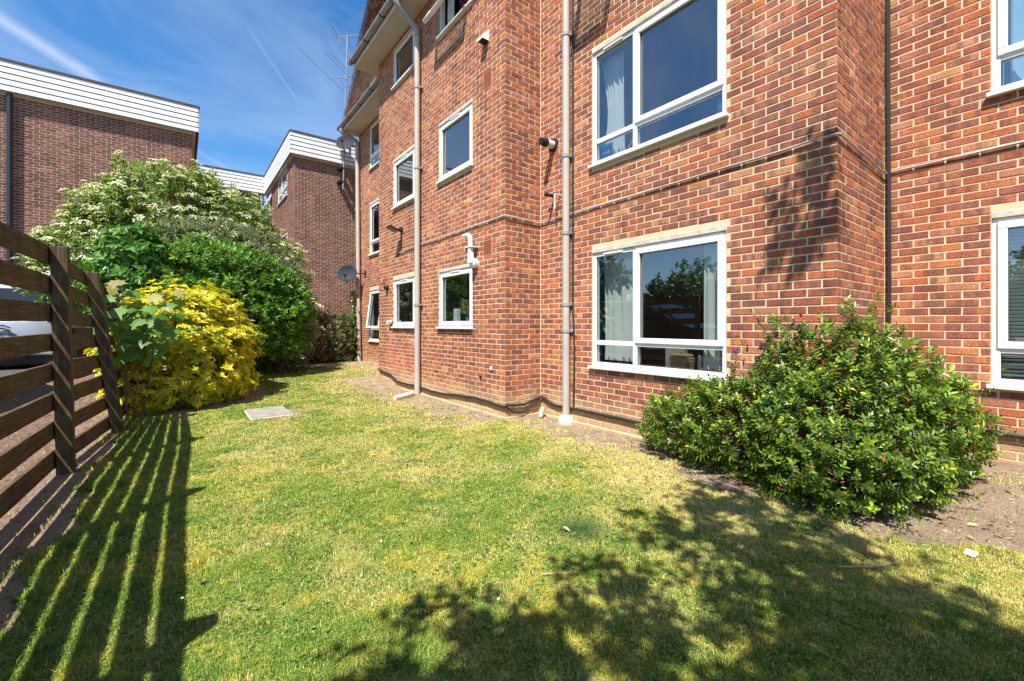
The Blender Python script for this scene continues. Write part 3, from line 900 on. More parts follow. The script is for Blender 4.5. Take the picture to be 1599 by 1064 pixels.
# flues and outlets on the walls (fixed parts of the building)
def flue(w, s, z, length, r):
    f = MB().lathe(w.P(s, z, 0.0), (w.n[0], w.n[1], 0), [(0, r * 1.7), (0.02, r * 1.75), (0.03, r * 1.2)], 18).build('flue', M['black'], flats)
    MB().lathe(w.P(s, z, 0.025), (w.n[0], w.n[1], 0), [(0, r), (length * 0.5, r)], 18).build('flue_sleeve', M['white'], f, smooth=False)
    MB().lathe(w.P(s, z, 0.02 + length * 0.5), (w.n[0], w.n[1], 0), [(0, r * 1.12), (length * 0.16, r * 1.12), (length * 0.17, r * 0.72), (length * 0.30, r * 0.72), (length * 0.31, r * 0.95), (length * 0.42, r * 0.95)], 18).build('flue_terminal', M['black'], f)
flue(wB, 4.74, 3.98, 0.26, 0.055)
f2 = MB().lathe(wB.P(4.72, 3.22, 0), (-1, 0, 0), [(0, 0.022), (0.14, 0.022), (0.15, 0.03), (0.19, 0.03)], 10).build('overflow_pipe', M['black'], flats)
MB().tube([wB.P(4.60, 3.21, 0.0), wB.P(4.60, 3.21, 0.10), wB.P(4.602, 3.19, 0.115), wB.P(4.605, 3.00, 0.115)], 0.011, 8).build('overflow_pipe', M['white'], flats)
MB().tube([wB.P(4.78, 3.05, 0.0), wB.P(4.78, 3.05, 0.05), wB.P(4.79, 3.0, 0.055)], 0.012, 8).build('overflow_pipe', M['black'], flats)
# white plume kit of a boiler flue
pk = MB()
pk.lathe(wA.P(5.80, 2.30, 0.0), (-1, 0, 0), [(0, 0.075), (0.07, 0.075), (0.09, 0.06), (0.11, 0.03)], 14)
pk.tube([wA.P(5.80, 2.30, 0.10), wA.P(5.81, 2.42, 0.10), wA.P(5.82, 2.55, 0.10)], [0.055, 0.050, 0.038], 12)
pk.tube([wA.P(5.82, 2.53, 0.10), wA.P(5.825, 2.68, 0.10), wA.P(5.85, 2.73, 0.10), wA.P(5.91, 2.755, 0.10), wA.P(6.05, 2.76, 0.10)], [0.036, 0.036, 0.036, 0.034, 0.022], 12)
pk.wbox(wA, 5.74, 5.90, 2.545, 2.56, 0.0, 0.15)
pk.build('plume_flue', M['white'], flats)
# cowl vent
cv = MB()
P = wA.P
cv.add([P(5.44, 5.80, 0), P(5.58, 5.80, 0), P(5.44, 5.62, 0), P(5.58, 5.62, 0), P(5.44, 5.66, 0.13), P(5.58, 5.66, 0.13), P(5.44, 5.62, 0.13), P(5.58, 5.62, 0.13)],
       [(0, 1, 5, 4), (0, 4, 6, 2), (1, 3, 7, 5), (4, 5, 7, 6), (0, 2, 3, 1)])
cv.build('cowl_vent', M['white'], flats)
MB().wbox(wA, 5.455, 5.565, 5.612, 5.619, 0.01, 0.12).build('vent_grille', M['black'], flats)
MB().wbox(wA, 5.36, 5.39, 0.66, 0.71, 0, 0.03).build('outlet_cover', M['white'], flats, bevel=0.005)
MB().lathe(wA.P(5.66, 0.53, 0.0), (-1, 0, 0), [(0, 0.022), (0.03, 0.022)], 10).build('outlet_cover', M['black'], flats)
MB().lathe(wA.P(9.49, 2.18, 0.0), (-1, 0, 0), [(0, 0.06), (0.05, 0.065), (0.08, 0.05), (0.09, 0.02)], 14).build('outlet_cover', M['black'], flats)
MB().wbox(wA, 9.24, 9.36, 1.36, 1.40, 0, 0.09).wbox(wA, 9.20, 9.30, 1.40, 1.43, 0.02, 0.10).build('outlet_cover', M['white'], flats, bevel=0.004)
print('flats done')

# ------------------------------------------------------------------ brown brick wings behind
FZ0, FZ1 = 7.45, 8.24
def fascia(b, w, s0, s1):
    z = FZ0
    hh = (FZ1 - FZ0) / 5
    for i in range(5):
        MB().wbox(w, s0, s1, z + 0.034, z + hh, -0.01, 0.014).build('fascia_board', M['fascia'], b, bevel=0.003)
        z += hh
    MB().wbox(w, s0, s1, FZ0 + 0.034, FZ1, -0.06, -0.011).build('fascia_backing', M['black'], b)
    MB().wbox(w, s0 - 0.01, s1 + 0.01, FZ1 + 0.002, FZ1 + 0.07, -0.09, 0.030).build('roof_edge', M['roofedge'], b)

left = thing('brown_brick_wing', (-3.0, 19.5, 0.0), 'dark brown brick wing with white board fascia and black drainpipe, behind the fence', 'building')
wL = Wall((0, 17.3), (1, 0), (0, -1)); wL2 = Wall((0.27, 0), (0, 1), (1, 0))
lw = {wL: wall_panel(left, wL, -7.0, 0.14, -0.1, FZ0 + 0.05, [], M['brown_mortar']), wL2: wall_panel(left, wL2, 17.3, 25.5, -0.1, FZ0 + 0.05, [], M['brown_mortar'])}
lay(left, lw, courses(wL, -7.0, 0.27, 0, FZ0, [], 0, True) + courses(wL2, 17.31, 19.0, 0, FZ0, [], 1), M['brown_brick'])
fascia(left, Wall((0, 17.12), (1, 0), (0, -1)), -7.2, 0.425); fascia(left, Wall((0.44, 0), (0, 1), (1, 0)), 17.12, 25.5)
MB().box(-7.2, 0.37, 17.18, 25.5, FZ0 + 0.02, FZ0 + 0.05).build('soffit', M['soffit'], left)
MB().box(-7.2, 0.34, 17.22, 25.5, FZ1 - 0.05, FZ1).build('roof', M['roofedge'], left)
MB().box(-7.0, 0.13, 17.44, 25.5, -0.1, 0.0).build('floor', M['concrete'], left)
MB().tube([(-3.62, 17.3 - 0.10, 0.2), (-3.62, 17.3 - 0.10, FZ0)], 0.058, 12).build('drainpipe', M['blackpipe'], left, smooth=True)

right = thing('brown_brick_wing', (4.6, 20.0, 0.0), 'dark brown brick wing with white board fascia and side windows, past the pale drainpipe', 'building')
wM = Wall((0, 17.3), (1, 0), (0, -1)); wMs = Wall((3.25, 0), (0, 1), (-1, 0)); wK = Wall((0, 23.6), (1, 0), (0, -1))
win_M = [(18.6, 20.6, 6.36, 7.42), (22.15, 23.3, 6.36, 7.42), (18.6, 20.6, 3.76, 4.96)]
mop = [opening(*q, 0) for q in win_M]
rw = {wM: wall_panel(right, wM, 3.38, 9.0, -0.1, FZ0 + 0.05, [], M['brown_mortar']), wMs: wall_panel(right, wMs, 17.3, 23.6, -0.1, FZ0 + 0.05, mop, M['brown_mortar'])}
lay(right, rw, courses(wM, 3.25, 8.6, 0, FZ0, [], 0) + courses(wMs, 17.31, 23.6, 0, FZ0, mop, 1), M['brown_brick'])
for i, q in enumerate(win_M):
    window(right, wMs, *q, mull=[q[0] + 0.62 * (q[1] - q[0])] if i != 1 else None, trans=[q[2] + 0.36] if i != 1 else None, sashes=[(0, 1)] if i != 1 else [(0, 0)], opened=None if i != 1 else (0, 0), lintel=0, vent=False)
fascia(right, Wall((0, 17.14), (1, 0), (0, -1)), 3.105, 9.0); fascia(right, Wall((3.09, 0), (0, 1), (-1, 0)), 17.14, 23.2)
fascia(right, Wall((0, 23.2), (1, 0), (0, -1)), 0.46, 3.07)
MB().box(3.13, 9.0, 17.18, 23.6, FZ0 + 0.02, FZ0 + 0.05).box(0.46, 3.13, 23.26, 24.0, FZ0 + 0.02, FZ0 + 0.05).build('soffit', M['soffit'], right)
MB().box(3.16, 9.0, 17.21, 25.5, FZ1 - 0.05, FZ1).box(0.46, 3.16, 23.27, 25.5, FZ1 - 0.05, FZ1).build('roof', M['roofedge'], right)
M['cladding'] = plain('grey_cladding', (0.10, 0.12, 0.15), 0.5, 0.4, var=0.1)
MB().box(0.27, 3.12, 23.6, 23.75, 0, FZ0 + 0.02).build('link_wall', M['cladding'], right)
for i in range(4):
    MB().box(0.55 + i * 0.65, 1.12 + i * 0.65, 23.57, 23.598, 5.9, 7.2).build('link_panel', M['carglass'], right, bevel=0.005)
MB().tube([(3.0, 23.45, 0.2), (3.0, 23.45, FZ0)], 0.055, 10).build('drainpipe', M['white'], right, smooth=True)
MB().tube([(2.2, 23.45, 5.6), (2.95, 23.45, 5.55)], 0.05, 10).build('waste_pipe', M['white'], right, smooth=True)
MB().box(3.38, 8.9, 17.44, 23.5, -0.1, 0.0).build('floor', M['concrete'], right)

# ------------------------------------------------------------------ things inside and on the windows
curtain('curtain', wB, 3.42, 3.96, 0.86, 2.2, -0.24, M['curtain'], 'cream curtain hanging at the far side of the large ground floor window', 5, 0.035)
curtain('curtain', wB, 2.24, 2.50, 0.86, 2.2, -0.15, M['curtain'], 'narrow cream curtain beside the grey cushion in the large ground floor window', 3, 0.03)
curtain('curtain', wB, 3.62, 3.97, 3.5, 4.9, -0.20, M['curtain'], 'cream curtain gathered inside the large upper window above the ground floor one', 5, 0.03, 0.25)
curtain('curtain', wD, -0.6, 0.46, 3.46, 4.86, -0.20, M['bluecurtain'], 'pale blue curtain filling the upper window beside the black corner cable', 7, 0.04)
curtain('curtain', wA, 5.95, 6.55, 6.53, 7.28, -0.16, M['redcurtain'], 'dark red curtain with white dots behind the open top window', 4, 0.04)
curtain('curtain', wA, 6.72, 6.98, 6.53, 7.28, -0.14, M['curtain'], 'white net curtain at the edge of the open top window', 3, 0.02)
bl = thing('venetian_blind', wD.P(-0.4, 0.85, -0.16), 'white venetian blind lowered in the ground floor window beside the shrub', 'blind')
for i in range(40):
    z = 0.87 + i * 0.033
    mb = MB(); mb.hexa([wD.P(-1.28, z, -0.175), wD.P(0.46, z, -0.175), wD.P(0.46, z + 0.022, -0.145), wD.P(-1.28, z + 0.022, -0.145),
                        wD.P(-1.28, z + 0.0016, -0.176), wD.P(0.46, z + 0.0016, -0.176), wD.P(0.46, z + 0.0236, -0.146), wD.P(-1.28, z + 0.0236, -0.146)])
    mb.build('slat', M['blind'], bl)
MB().tube([wD.P(0.12, 0.86, -0.138), wD.P(0.12, 2.2, -0.138)], 0.003, 5).build('cord', M['blind'], bl)
MB().wbox(wD, -1.28, 0.46, 2.195, 2.225, -0.19, -0.14).build('head_rail', M['blind'], bl)

bk = thing('basket', wB.P(2.83, 0.80, -0.24), 'small lidded wicker basket on the sill of the large ground floor window', 'basket')
mb = MB()
def taper(mb, w, s, z0, z1, o, a0, a1, d0, d1):
    mb.hexa([w.P(s - a0, z0, o - d0), w.P(s + a0, z0, o - d0), w.P(s + a0, z0, o + d0), w.P(s - a0, z0, o + d0),
             w.P(s - a1, z1, o - d1), w.P(s + a1, z1, o - d1), w.P(s + a1, z1, o + d1), w.P(s - a1, z1, o + d1)]); return mb
taper(mb, wB, 2.83, 0.805, 0.965, -0.24, 0.095, 0.11, 0.07, 0.08).build('basket_body', M['wicker'], bk, bevel=0.012)
taper(MB(), wB, 2.83, 0.967, 1.0, -0.24, 0.113, 0.10, 0.083, 0.07).build('lid', M['wicker'], bk, bevel=0.01)
MB().lathe(wB.P(2.83, 1.0, -0.24), (0, 0, 1), [(0, 0.012), (0.012, 0.02), (0.03, 0.018), (0.036, 0.008)], 10).build('knob', M['wicker'], bk)
for i in range(7):
    z = 0.818 + i * 0.021; k = 0.097 + 0.0021 * i + 0.004; d = 0.072 + 0.0014 * i + 0.004
    MB().tube([wB.P(2.83 - k, z, -0.24 - d), wB.P(2.83 + k, z, -0.24 - d), wB.P(2.83 + k, z, -0.24 + d), wB.P(2.83 - k, z, -0.24 + d), wB.P(2.83 - k, z, -0.24 - d)], 0.006, 5).build('weave_band', M['wicker'], bk)

def pillow(name, w, s, z, o, a, h, d, mat, label, cat):
    V = []; F = []; n = 14
    for side in (-1, 1):
        for j in range(n + 1):
            for i in range(n + 1):
                u, v = i / n * 2 - 1, j / n * 2 - 1
                bulge = max(0, (1 - u ** 4)) ** 0.5 * max(0, (1 - v ** 4)) ** 0.5
                quilt = 1 - 0.10 * abs(math.sin((u + v) * 4)) * 0.5
                V.append(w.P(s + u * a * (1 - 0.06 * v * v), z + h + v * h * (1 - 0.05 * u * u), o + side * d * bulge * quilt))
        b = 0 if side < 0 else (n + 1) ** 2
        for j in range(n):
            for i in range(n):
                q = b + j * (n + 1) + i; F.append((q, q + 1, q + n + 2, q + n + 1))
    return props(npmesh(name, V, F, mat=mat, smooth=True), label, cat)
pillow('cushion', wB, 2.56, 0.75, -0.40, 0.17, 0.12, 0.06, M['cushion_grey'], 'grey quilted cushion next to the wicker basket in the window', 'cushion')
ch = thing('armchair', wB.P(3.08, 0.1, -0.75), 'tan upholstered chair back seen through the large ground floor window', 'chair')
MB().wbox(wB, 2.96, 3.22, 0.5, 1.12, -0.62, -0.48).build('backrest', M['cushion_tan'], ch, bevel=0.03, seg=3)
MB().wbox(wB, 2.90, 3.24, 0.1, 0.5, -1.1, -0.45).build('seat', M['cushion_tan'], ch, bevel=0.03, seg=3)

def vase(w, s, z, o, label, kind):
    t = thing('vase' if kind != 'box' else 'candle_box', w.P(s, z, o), label, 'vase')
    MB().lathe(w.P(s, z, o), (0, 0, 1), [(0, 0.03), (0.02, 0.045), (0.08, 0.05), (0.13, 0.03), (0.15, 0.034)], 14).build('vase_body', M['blue'] if kind == 'dry' else M['white'], t, smooth=True)
    return t
def leafset(parent, pts, dirs, nrm, L, Wd, col, mat, name='foliage', curl=0.06):
    return leaf_mesh(name, np.array(pts), np.array(dirs), np.array(nrm), np.array(L), np.array(Wd), np.array(col), mat, parent, curl)

def norm(a): return a / np.maximum(1e-9, np.linalg.norm(a, axis=-1, keepdims=True))

LEAF_T = np.array([0.0, 0.38, 0.76, 1.0, 0.76, 0.38]); LEAF_S = np.array([0, 0.5, 0.36, 0, -0.36, -0.5])
def leaf_arrays(p, d, n, L, Wd, curl=0.06, fold=0.12):
    d = norm(d); s = norm(np.cross(n, d)); n = np.cross(d, s)
    t = LEAF_T[None, :, None]; sd = LEAF_S[None, :, None]
    up = (np.abs(LEAF_S)[None, :, None] * 2 * fold * Wd[:, None, None]) - curl * L[:, None, None] * (LEAF_T ** 2)[None, :, None] * 2
    V = p[:, None] + d[:, None] * t * L[:, None, None] + s[:, None] * sd * Wd[:, None, None] + n[:, None] * up
    N = len(p); b = np.arange(N)[:, None] * 6
    Q = np.concatenate([b + np.array([0, 1, 2, 3]), b + np.array([0, 3, 4, 5])], 0)
    return V.reshape(-1, 3), Q
def leaf_mesh(name, p, d, n, L, Wd, col, mat, parent=None, curl=0.06, kind='stuff'):
    V, Q = leaf_arrays(p, d, n, L, Wd, curl)
    return npmesh(name, V, Q, mat=mat, parent=parent, colors=np.repeat(col, 6, 0), kind=kind, smooth=False)

v1 = vase(wA, 6.42, 1.31, -0.22, 'blue vase of dried grasses behind the ground floor window by the white flue', 'dry')
N = 160; a = rng.uniform(0, 6.28, N); r = rng.uniform(0.02, 0.12, N)
p0 = np.stack([np.full(N, 3.92) + r * np.cos(a), 6.42 + r * np.sin(a), 1.50 + rng.uniform(0, 0.25, N)], 1)
leaf_mesh('foliage', p0, np.stack([np.cos(a), np.sin(a), np.full(N, 1.2)], 1), rng.normal(0, 1, (N, 3)), np.full(N, 0.06), np.full(N, 0.02), np.tile([0.62, 0.47, 0.28], (N, 1)) * rng.uniform(0.7, 1.1, (N, 1)), M['matt_leaf'], v1)
v2 = vase(wA, 8.5, 1.31, -0.2, 'small white vase with a pink flower behind the ground floor window beside the drainpipe', 'pink')
N = 60; a = rng.uniform(0, 6.28, N); r = rng.uniform(0.0, 0.1, N)
p0 = np.stack([np.full(N, 3.90) + r * np.cos(a), 8.5 + r * np.sin(a), 1.44 + rng.uniform(0, 0.12, N)], 1)
leaf_mesh('foliage', p0, np.stack([np.cos(a), np.sin(a), np.full(N, .6)], 1), rng.normal(0, 1, (N, 3)), np.full(N, 0.08), np.full(N, 0.04), np.where(rng.uniform(0, 1, (N, 1)) < 0.35, np.array([[0.6, 0.12, 0.12]]), np.array([[0.06, 0.16, 0.05]])), M['matt_leaf'], v2)
props(MB().wbox(wA, 6.72, 6.82, 1.31, 1.62, -0.26, -0.16).build('canister', M['white'], bevel=0.012), 'white canister standing on the sill next to the dried grasses', 'canister')
def card(name, w, s, z, o, a, h, mat, label, cat):
    t = thing(name, w.P(s, z, o), label, cat)
    MB().wbox(w, s - a, s + a, z, z + h, o - 0.012, o).build('board', mat, t, bevel=0.003)
    for k in range(3):
        MB().wbox(w, s - a * 0.6 + k * a * 0.45, s - a * 0.6 + k * a * 0.45 + a * 0.3, z + h * 0.45, z + h * 0.62, o, o + 0.003).build('mark', M['white'], t)
    return t
card('picture_card', wB, 3.86, 3.50, -0.13, 0.10, 0.24, M['blue'], 'blue card with white squares at the curtain end of the upper window sill', 'card')
card('picture_card', wB, 2.30, 3.50, -0.14, 0.06, 0.23, M['blue'], 'blue card with white squares at the bare end of the upper window sill', 'card')
ms = MB()
for k in range(9):
    pass
ms.lathe(wB.P(3.02, 3.50, -0.18), (0, 0, 1), [(0, 0.05), (0.03, 0.07), (0.06, 0.06), (0.085, 0.02)], 14)
props(ms.build('bowl', M['bluecurtain'], smooth=True), 'pale blue upturned bowl on the upper window sill', 'bowl')
props(MB().tube([wB.P(3.44, 3.5, -0.2), wB.P(3.43, 3.62, -0.2), wB.P(3.48, 3.68, -0.2), wB.P(3.54, 3.62, -0.2), wB.P(3.55, 3.5, -0.2)], 0.018, 8).build('toy_rainbow', M['pink'], smooth=True), 'small pink arch ornament on the upper window sill', 'ornament')

# ------------------------------------------------------------------ cables
def cable(name, pts, r, mat, label, wob=0.0, sub=6):
    out = []
    for a, b in zip(pts[:-1], pts[1:]):
        for k in range(sub):
            f = k / sub
            p = Vector(a).lerp(Vector(b), f)
            p.z += wob * math.sin(out.__len__() * 1.7) * (0.5 + 0.5 * math.sin(len(out) * 0.37))
            out.append(p)
    out.append(Vector(pts[-1]))
    o = MB().tube(out, r, 6).build(name, M[mat], smooth=True)
    return props(o, label, 'cable')
cable('wall_cable', [wA.P(9.0, 2.86, 0.02), wA.P(7.7, 2.885, 0.02), wA.P(7.0, 2.875, 0.02), wA.P(5.02, 2.90, 0.022), wR.P(3.70, 2.90, 0.022), wR.P(4.36, 2.88, 0.022), wB.P(5.0, 2.88, 0.022), wB.P(3.2, 2.90, 0.022), wB.P(1.25, 2.925, 0.022), wC.P(4.38, 2.925, 0.022), wC.P(5.74, 2.88, 0.022), wD.P(1.22, 2.89, 0.022), wD.P(-3.0, 2.95, 0.022)],
      0.010, 'cable_grey', 'thin grey cable clipped along the facade above the ground floor windows', 0.006, 9)
cable('corner_cable', [wD.P(1.215, 7.3, 0.03), wD.P(1.22, 4.0, 0.03), wD.P(1.21, 2.0, 0.034), wD.P(1.215, 0.2, 0.03)], 0.017, 'cable', 'black cable running straight down the inner corner behind the shrub', 0.0, 10)
cable('ground_cable', [wA.P(10.0, 0.30, 0.03), wA.P(9.7, 0.27, 0.03), wA.P(9.3, 0.24, 0.03), wA.P(8.9, 0.13, 0.03), wA.P(8.4, 0.125, 0.035), wA.P(7.9, 0.14, 0.03), wA.P(7.3, 0.11, 0.03), wA.P(6.8, 0.12, 0.03), wA.P(6.4, 0.16, 0.03), wA.P(5.7, 0.19, 0.03), wA.P(5.01, 0.16, 0.03), wR.P(3.68, 0.18, 0.03), wR.P(4.0, 0.16, 0.04), wR.P(4.34, 0.24, 0.03), wB.P(4.99, 0.25, 0.03), wB.P(4.7, 0.16, 0.03), wB.P(4.3, 0.17, 0.03), wB.P(3.4, 0.17, 0.03), wB.P(2.4, 0.16, 0.03), wB.P(1.24, 0.2, 0.03), wC.P(4.38, 0.2, 0.03), wC.P(5.74, 0.3, 0.03), wD.P(1.2, 0.32, 0.03), wD.P(0.4, 0.37, 0.03), wD.P(-3, 0.33, 0.03)],
      0.020, 'cable', 'bundle of black cables sagging along the foot of the brick wall', 0.006, 6)
cable('loose_cable', [wR.P(3.69, 0.17, 0.035), wR.P(3.78, 0.09, 0.05), wR.P(3.95, 0.05, 0.06), wR.P(4.15, 0.12, 0.05), wR.P(4.33, 0.22, 0.035)], 0.012, 'cable', 'loose black cable loop hanging below the bundle at the wall corner', 0.003, 6)
cable('pipe_cable', [wB.P(4.33, 6.9, 0.03), wB.P(4.32, 3.0, 0.035), wB.P(4.325, 1.6, 0.03), wB.P(4.28, 1.0, 0.04), wB.P(4.31, 0.2, 0.03)], 0.012, 'cable', 'black cable running down beside the pale drainpipe with the concrete collar', 0.0, 10)

# ------------------------------------------------------------------ lights, dishes, aerial
fl = thing('floodlight', wA.P(8.70, 3.30, 0.0), 'small black floodlight on the brick wall between the two floors', 'light')
MB().wbox(wA, 8.64, 8.76, 3.30, 3.38, 0, 0.05).build('mount', M['black'], fl, bevel=0.006)
mb = MB(); mb.hexa([P(8.62, 3.28, 0.10), P(8.84, 3.28, 0.10), P(8.84, 3.36, 0.30), P(8.62, 3.36, 0.30), P(8.62, 3.315, 0.09), P(8.84, 3.315, 0.09), P(8.84, 3.395, 0.29), P(8.62, 3.395, 0.29)])
mb.build('lamp_head', M['black'], fl, bevel=0.006)
mb = MB(); mb.hexa([P(8.64, 3.283, 0.115), P(8.82, 3.283, 0.115), P(8.82, 3.352, 0.288), P(8.64, 3.352, 0.288), P(8.64, 3.278, 0.117), P(8.82, 3.278, 0.117), P(8.82, 3.347, 0.290), P(8.64, 3.347, 0.290)])
mb.build('lens', M['steel'], fl)
MB().tube([P(8.70, 3.34, 0.03), P(8.70, 3.33, 0.14)], 0.018, 8).tube([P(8.70, 3.30, 0.02), P(8.68, 3.2, 0.02), P(8.70, 3.0, 0.015), P(8.72, 2.9, 0.015)], 0.008, 6).build('arm', M['black'], fl)

def dish(c, face, r, label, wallpt=None, pole=None):
    """offset dish: bowl facing `face`, with an LNB arm and a bracket"""
    c = Vector(c); f = Vector(face).normalized()
    t = thing('satellite_dish', c, label, 'satellite dish')
    rt = f.cross(Vector((0, 0, 1))).normalized(); up = rt.cross(f)
    V = []; F = []; n = 24; rings = 6
    for th in (0.0, 0.012):
        for i in range(rings + 1):
            q = i / rings
            for k in range(n):
                a = 2 * math.pi * k / n
                V.append(c + rt * (math.cos(a) * r * q) + up * (math.sin(a) * r * 0.94 * q) + f * (0.16 * r * (q * q) * 2 - th))
    for th in (0, 1):
        b = th * (rings + 1) * n
        for i in range(rings):
            for k in range(n):
                F.append((b + i * n + k, b + i * n + (k + 1) % n, b + (i + 1) * n + (k + 1) % n, b + (i + 1) * n + k))
    b2 = (rings + 1) * n
    for k in range(n):
        F.append((rings * n + k, rings * n + (k + 1) % n, b2 + rings * n + (k + 1) % n, b2 + rings * n + k))
    npmesh('bowl', V, F, mat=M['dish'], parent=t, smooth=True)
    tip = c + f * r * 1.15 - up * r * 0.55
    MB().tube([c - up * r * 0.90 - f * 0.02, c - up * r * 0.98 + f * r * 0.3, tip], 0.014, 7).build('feed_arm', M['black'], t)
    MB().lathe(tip - f * 0.02, (c - tip).normalized(), [(0, 0.035), (0.06, 0.035), (0.075, 0.045), (0.09, 0.045)], 12).build('receiver', M['black'], t)
    mb = MB(); back = c - f * 0.03
    mb.lathe(back, -f, [(0, 0.07), (0.05, 0.07), (0.09, 0.03)], 10)
    if wallpt is not None:
        wp = Vector(wallpt); mid = Vector((wp.x - 0.14, wp.y, wp.z))
        mb.tube([back - f * 0.06, mid, wp], 0.018, 8)
        mb.box(wp.x - 0.02, wp.x, wp.y - 0.06, wp.y + 0.06, wp.z - 0.1, wp.z + 0.1)
    if pole is not None:
        mb.tube([back - f * 0.06, Vector(pole)], 0.02, 8)
    mb.build('bracket', M['black'], t)
    return t
dish((4.12, 13.85, 2.92), (-0.55, -0.83, 0.28), 0.30, 'grey satellite dish on the brick wall in front of the leaning drainpipe', wallpt=(4.55, 13.5, 2.93))
mast_b = Vector((4.86, 16.95, 6.45)); mast_t = Vector((5.02, 16.95, 12.35))
mp = lambda z: mast_b.lerp(mast_t, (z - mast_b.z) / (mast_t.z - mast_b.z))
dish(mp(8.16) + Vector((0.04, -0.12, 0)), (-0.62, -0.74, 0.34), 0.36, 'grey satellite dish high on the aerial mast beside the gutter', pole=mp(8.16))
ae = thing('aerial_mast', mast_b, 'tall thin steel mast carrying television aerials above the brown wing', 'aerial')
MB().tube([mast_b, mast_t], 0.026, 10).build('mast', M['steel'], ae, smooth=True)
for z in (6.75, 7.25):
    MB().box(mp(z).x - 0.16, mp(z).x + 0.03, 16.92, 17.30, z - 0.03, z + 0.03).build('wall_bracket', M['black'], ae)
# yagi with mesh reflector at the top
yd = Vector((0.80, -0.25, 0.30)).normalized()
y0 = mast_t + Vector((0, 0, -0.05))
yu = yd.cross(Vector((0, 0, 1))).normalized()
MB().tube([y0 - yd * 0.35, y0 + yd * 1.25], 0.012, 6).build('boom', M['steel'], ae)
for k in range(9):
    q = y0 + yd * (0.05 + k * 0.14); w2 = yd.cross(yu).normalized()
    MB().tube([q - yu * 0.15 - w2 * 0.04, q, q + yu * 0.15 - w2 * 0.04], 0.006, 5).tube([q - yu * 0.1 + w2 * 0.06, q, q + yu * 0.1 + w2 * 0.06], 0.006, 5).build('element', M['steel'], ae)
w2 = yd.cross(yu).normalized()
for sgn in (-1, 1):
    c = y0 - yd * 0.32; mb = MB()
    for k in range(6):
        q = c + w2 * sgn * (0.06 + 0.07 * k) - yd * 0.02 * k
        mb.tube([q - yu * 0.24, q + yu * 0.24], 0.006, 5)
    for s2 in (-1, 1): mb.tube([c + yu * 0.24 * s2, c + w2 * sgn * 0.41 + yu * 0.24 * s2 - yd * 0.1], 0.007, 5)
    mb.build('reflector', M['steel'], ae)
y1 = mp(10.75); bd = Vector((0.75, -0.55, 0.12)).normalized(); bu = Vector((-0.85, -0.2, 0.42)).normalized()
MB().tube([y1 - bd * 0.65, y1 + bd * 0.75], 0.014, 6).build('boom', M['steel'], ae)
for k, L in ((-0.6, 1.35), (0.1, 1.05), (0.25, 1.0), (0.7, 0.9)):
    q = y1 + bd * k
    MB().tube([q - bu * L * 0.55, q + bu * L], 0.009, 5).build('element', M['steel'], ae)
dish((-2.93, 16.9, 3.42), (-0.3, -0.9, 0.3), 0.34, 'blue-grey satellite dish low on the brown brick wall above the fence post', pole=(-2.93, 17.28, 3.42))

# ------------------------------------------------------------------ manhole, pipe offcuts
mh = thing('manhole_cover', (1.045, 7.46, 0.02), 'square concrete drain cover set in the lawn', 'drain cover')
MB().box(0.765, 1.325, 7.07, 7.86, -0.06, 0.014).build('frame', M['concrete'], mh, bevel=0.01)
MB().box(0.79, 1.30, 7.10, 7.83, 0.0, 0.034).build('cover', M['cover'], mh, bevel=0.01)
for yy in (7.2, 7.73):
    MB().box(1.0, 1.09, yy - 0.015, yy + 0.015, 0.0338, 0.038).build('lifting_handle', M['steel'], mh)
o = MB().tube([(3.50, 7.72, 0.03), (3.28, 7.55, 0.035), (3.02, 7.42, 0.03)], [0.05, 0.052, 0.045], 10).build('pipe_offcut', M['lintel'])
props(o, 'pale broken pipe lying on the soil at the foot of the drainpipe', 'pipe')
o = MB().tube([(4.22, 4.86, -0.02), (4.25, 4.84, 0.12)], [0.035, 0.03], 10).build('pipe_stub', M['lintel'])
props(o, 'short cream pipe stub sticking out of the soil at the wall corner', 'pipe')

# ------------------------------------------------------------------ fence
fy = [-4.2, -2.25, -0.3, 1.65, 3.60, 5.54, 7.27, 8.95, 10.6]
fx = [-1.0, -0.98, -0.96, -0.93, -0.90, -0.825, -0.625, -0.52, -0.45]
lean = [-0.02, -0.02, -0.02, -0.02, -0.03, -0.04, -0.24, -0.36, -0.4]
ftop = [2.03, 2.03, 2.03, 2.03, 2.03, 2.03, 1.97, 1.93, 1.90]
fence = thing('slat_fence', (-0.8, 3.72, 0), 'brown wooden fence of wide horizontal boards with gaps, leaning away from the lawn', 'fence')
def fpt(i, z, dx): return fx[i] + lean[i] * z / 2.0 + dx
for i in range(len(fy)):
    mb = MB(); b, t = -0.1, ftop[i]
    hx, hy = 0.058, 0.05; x0, x1 = fpt(i, b, 0), fpt(i, t, 0)
    tw = 0.012 * math.sin(i * 5.1)
    mb.hexa([(x0 - hx, fy[i] - hy, b), (x0 + hx, fy[i] - hy, b), (x0 + hx, fy[i] + hy, b), (x0 - hx, fy[i] + hy, b),
             (x1 - hx, fy[i] - hy + tw, t), (x1 + hx, fy[i] - hy - tw, t), (x1 + hx, fy[i] + hy - tw, t), (x1 - hx, fy[i] + hy + tw, t)])
    mb.build('post', M['wood_post'], fence, bevel=0.006)
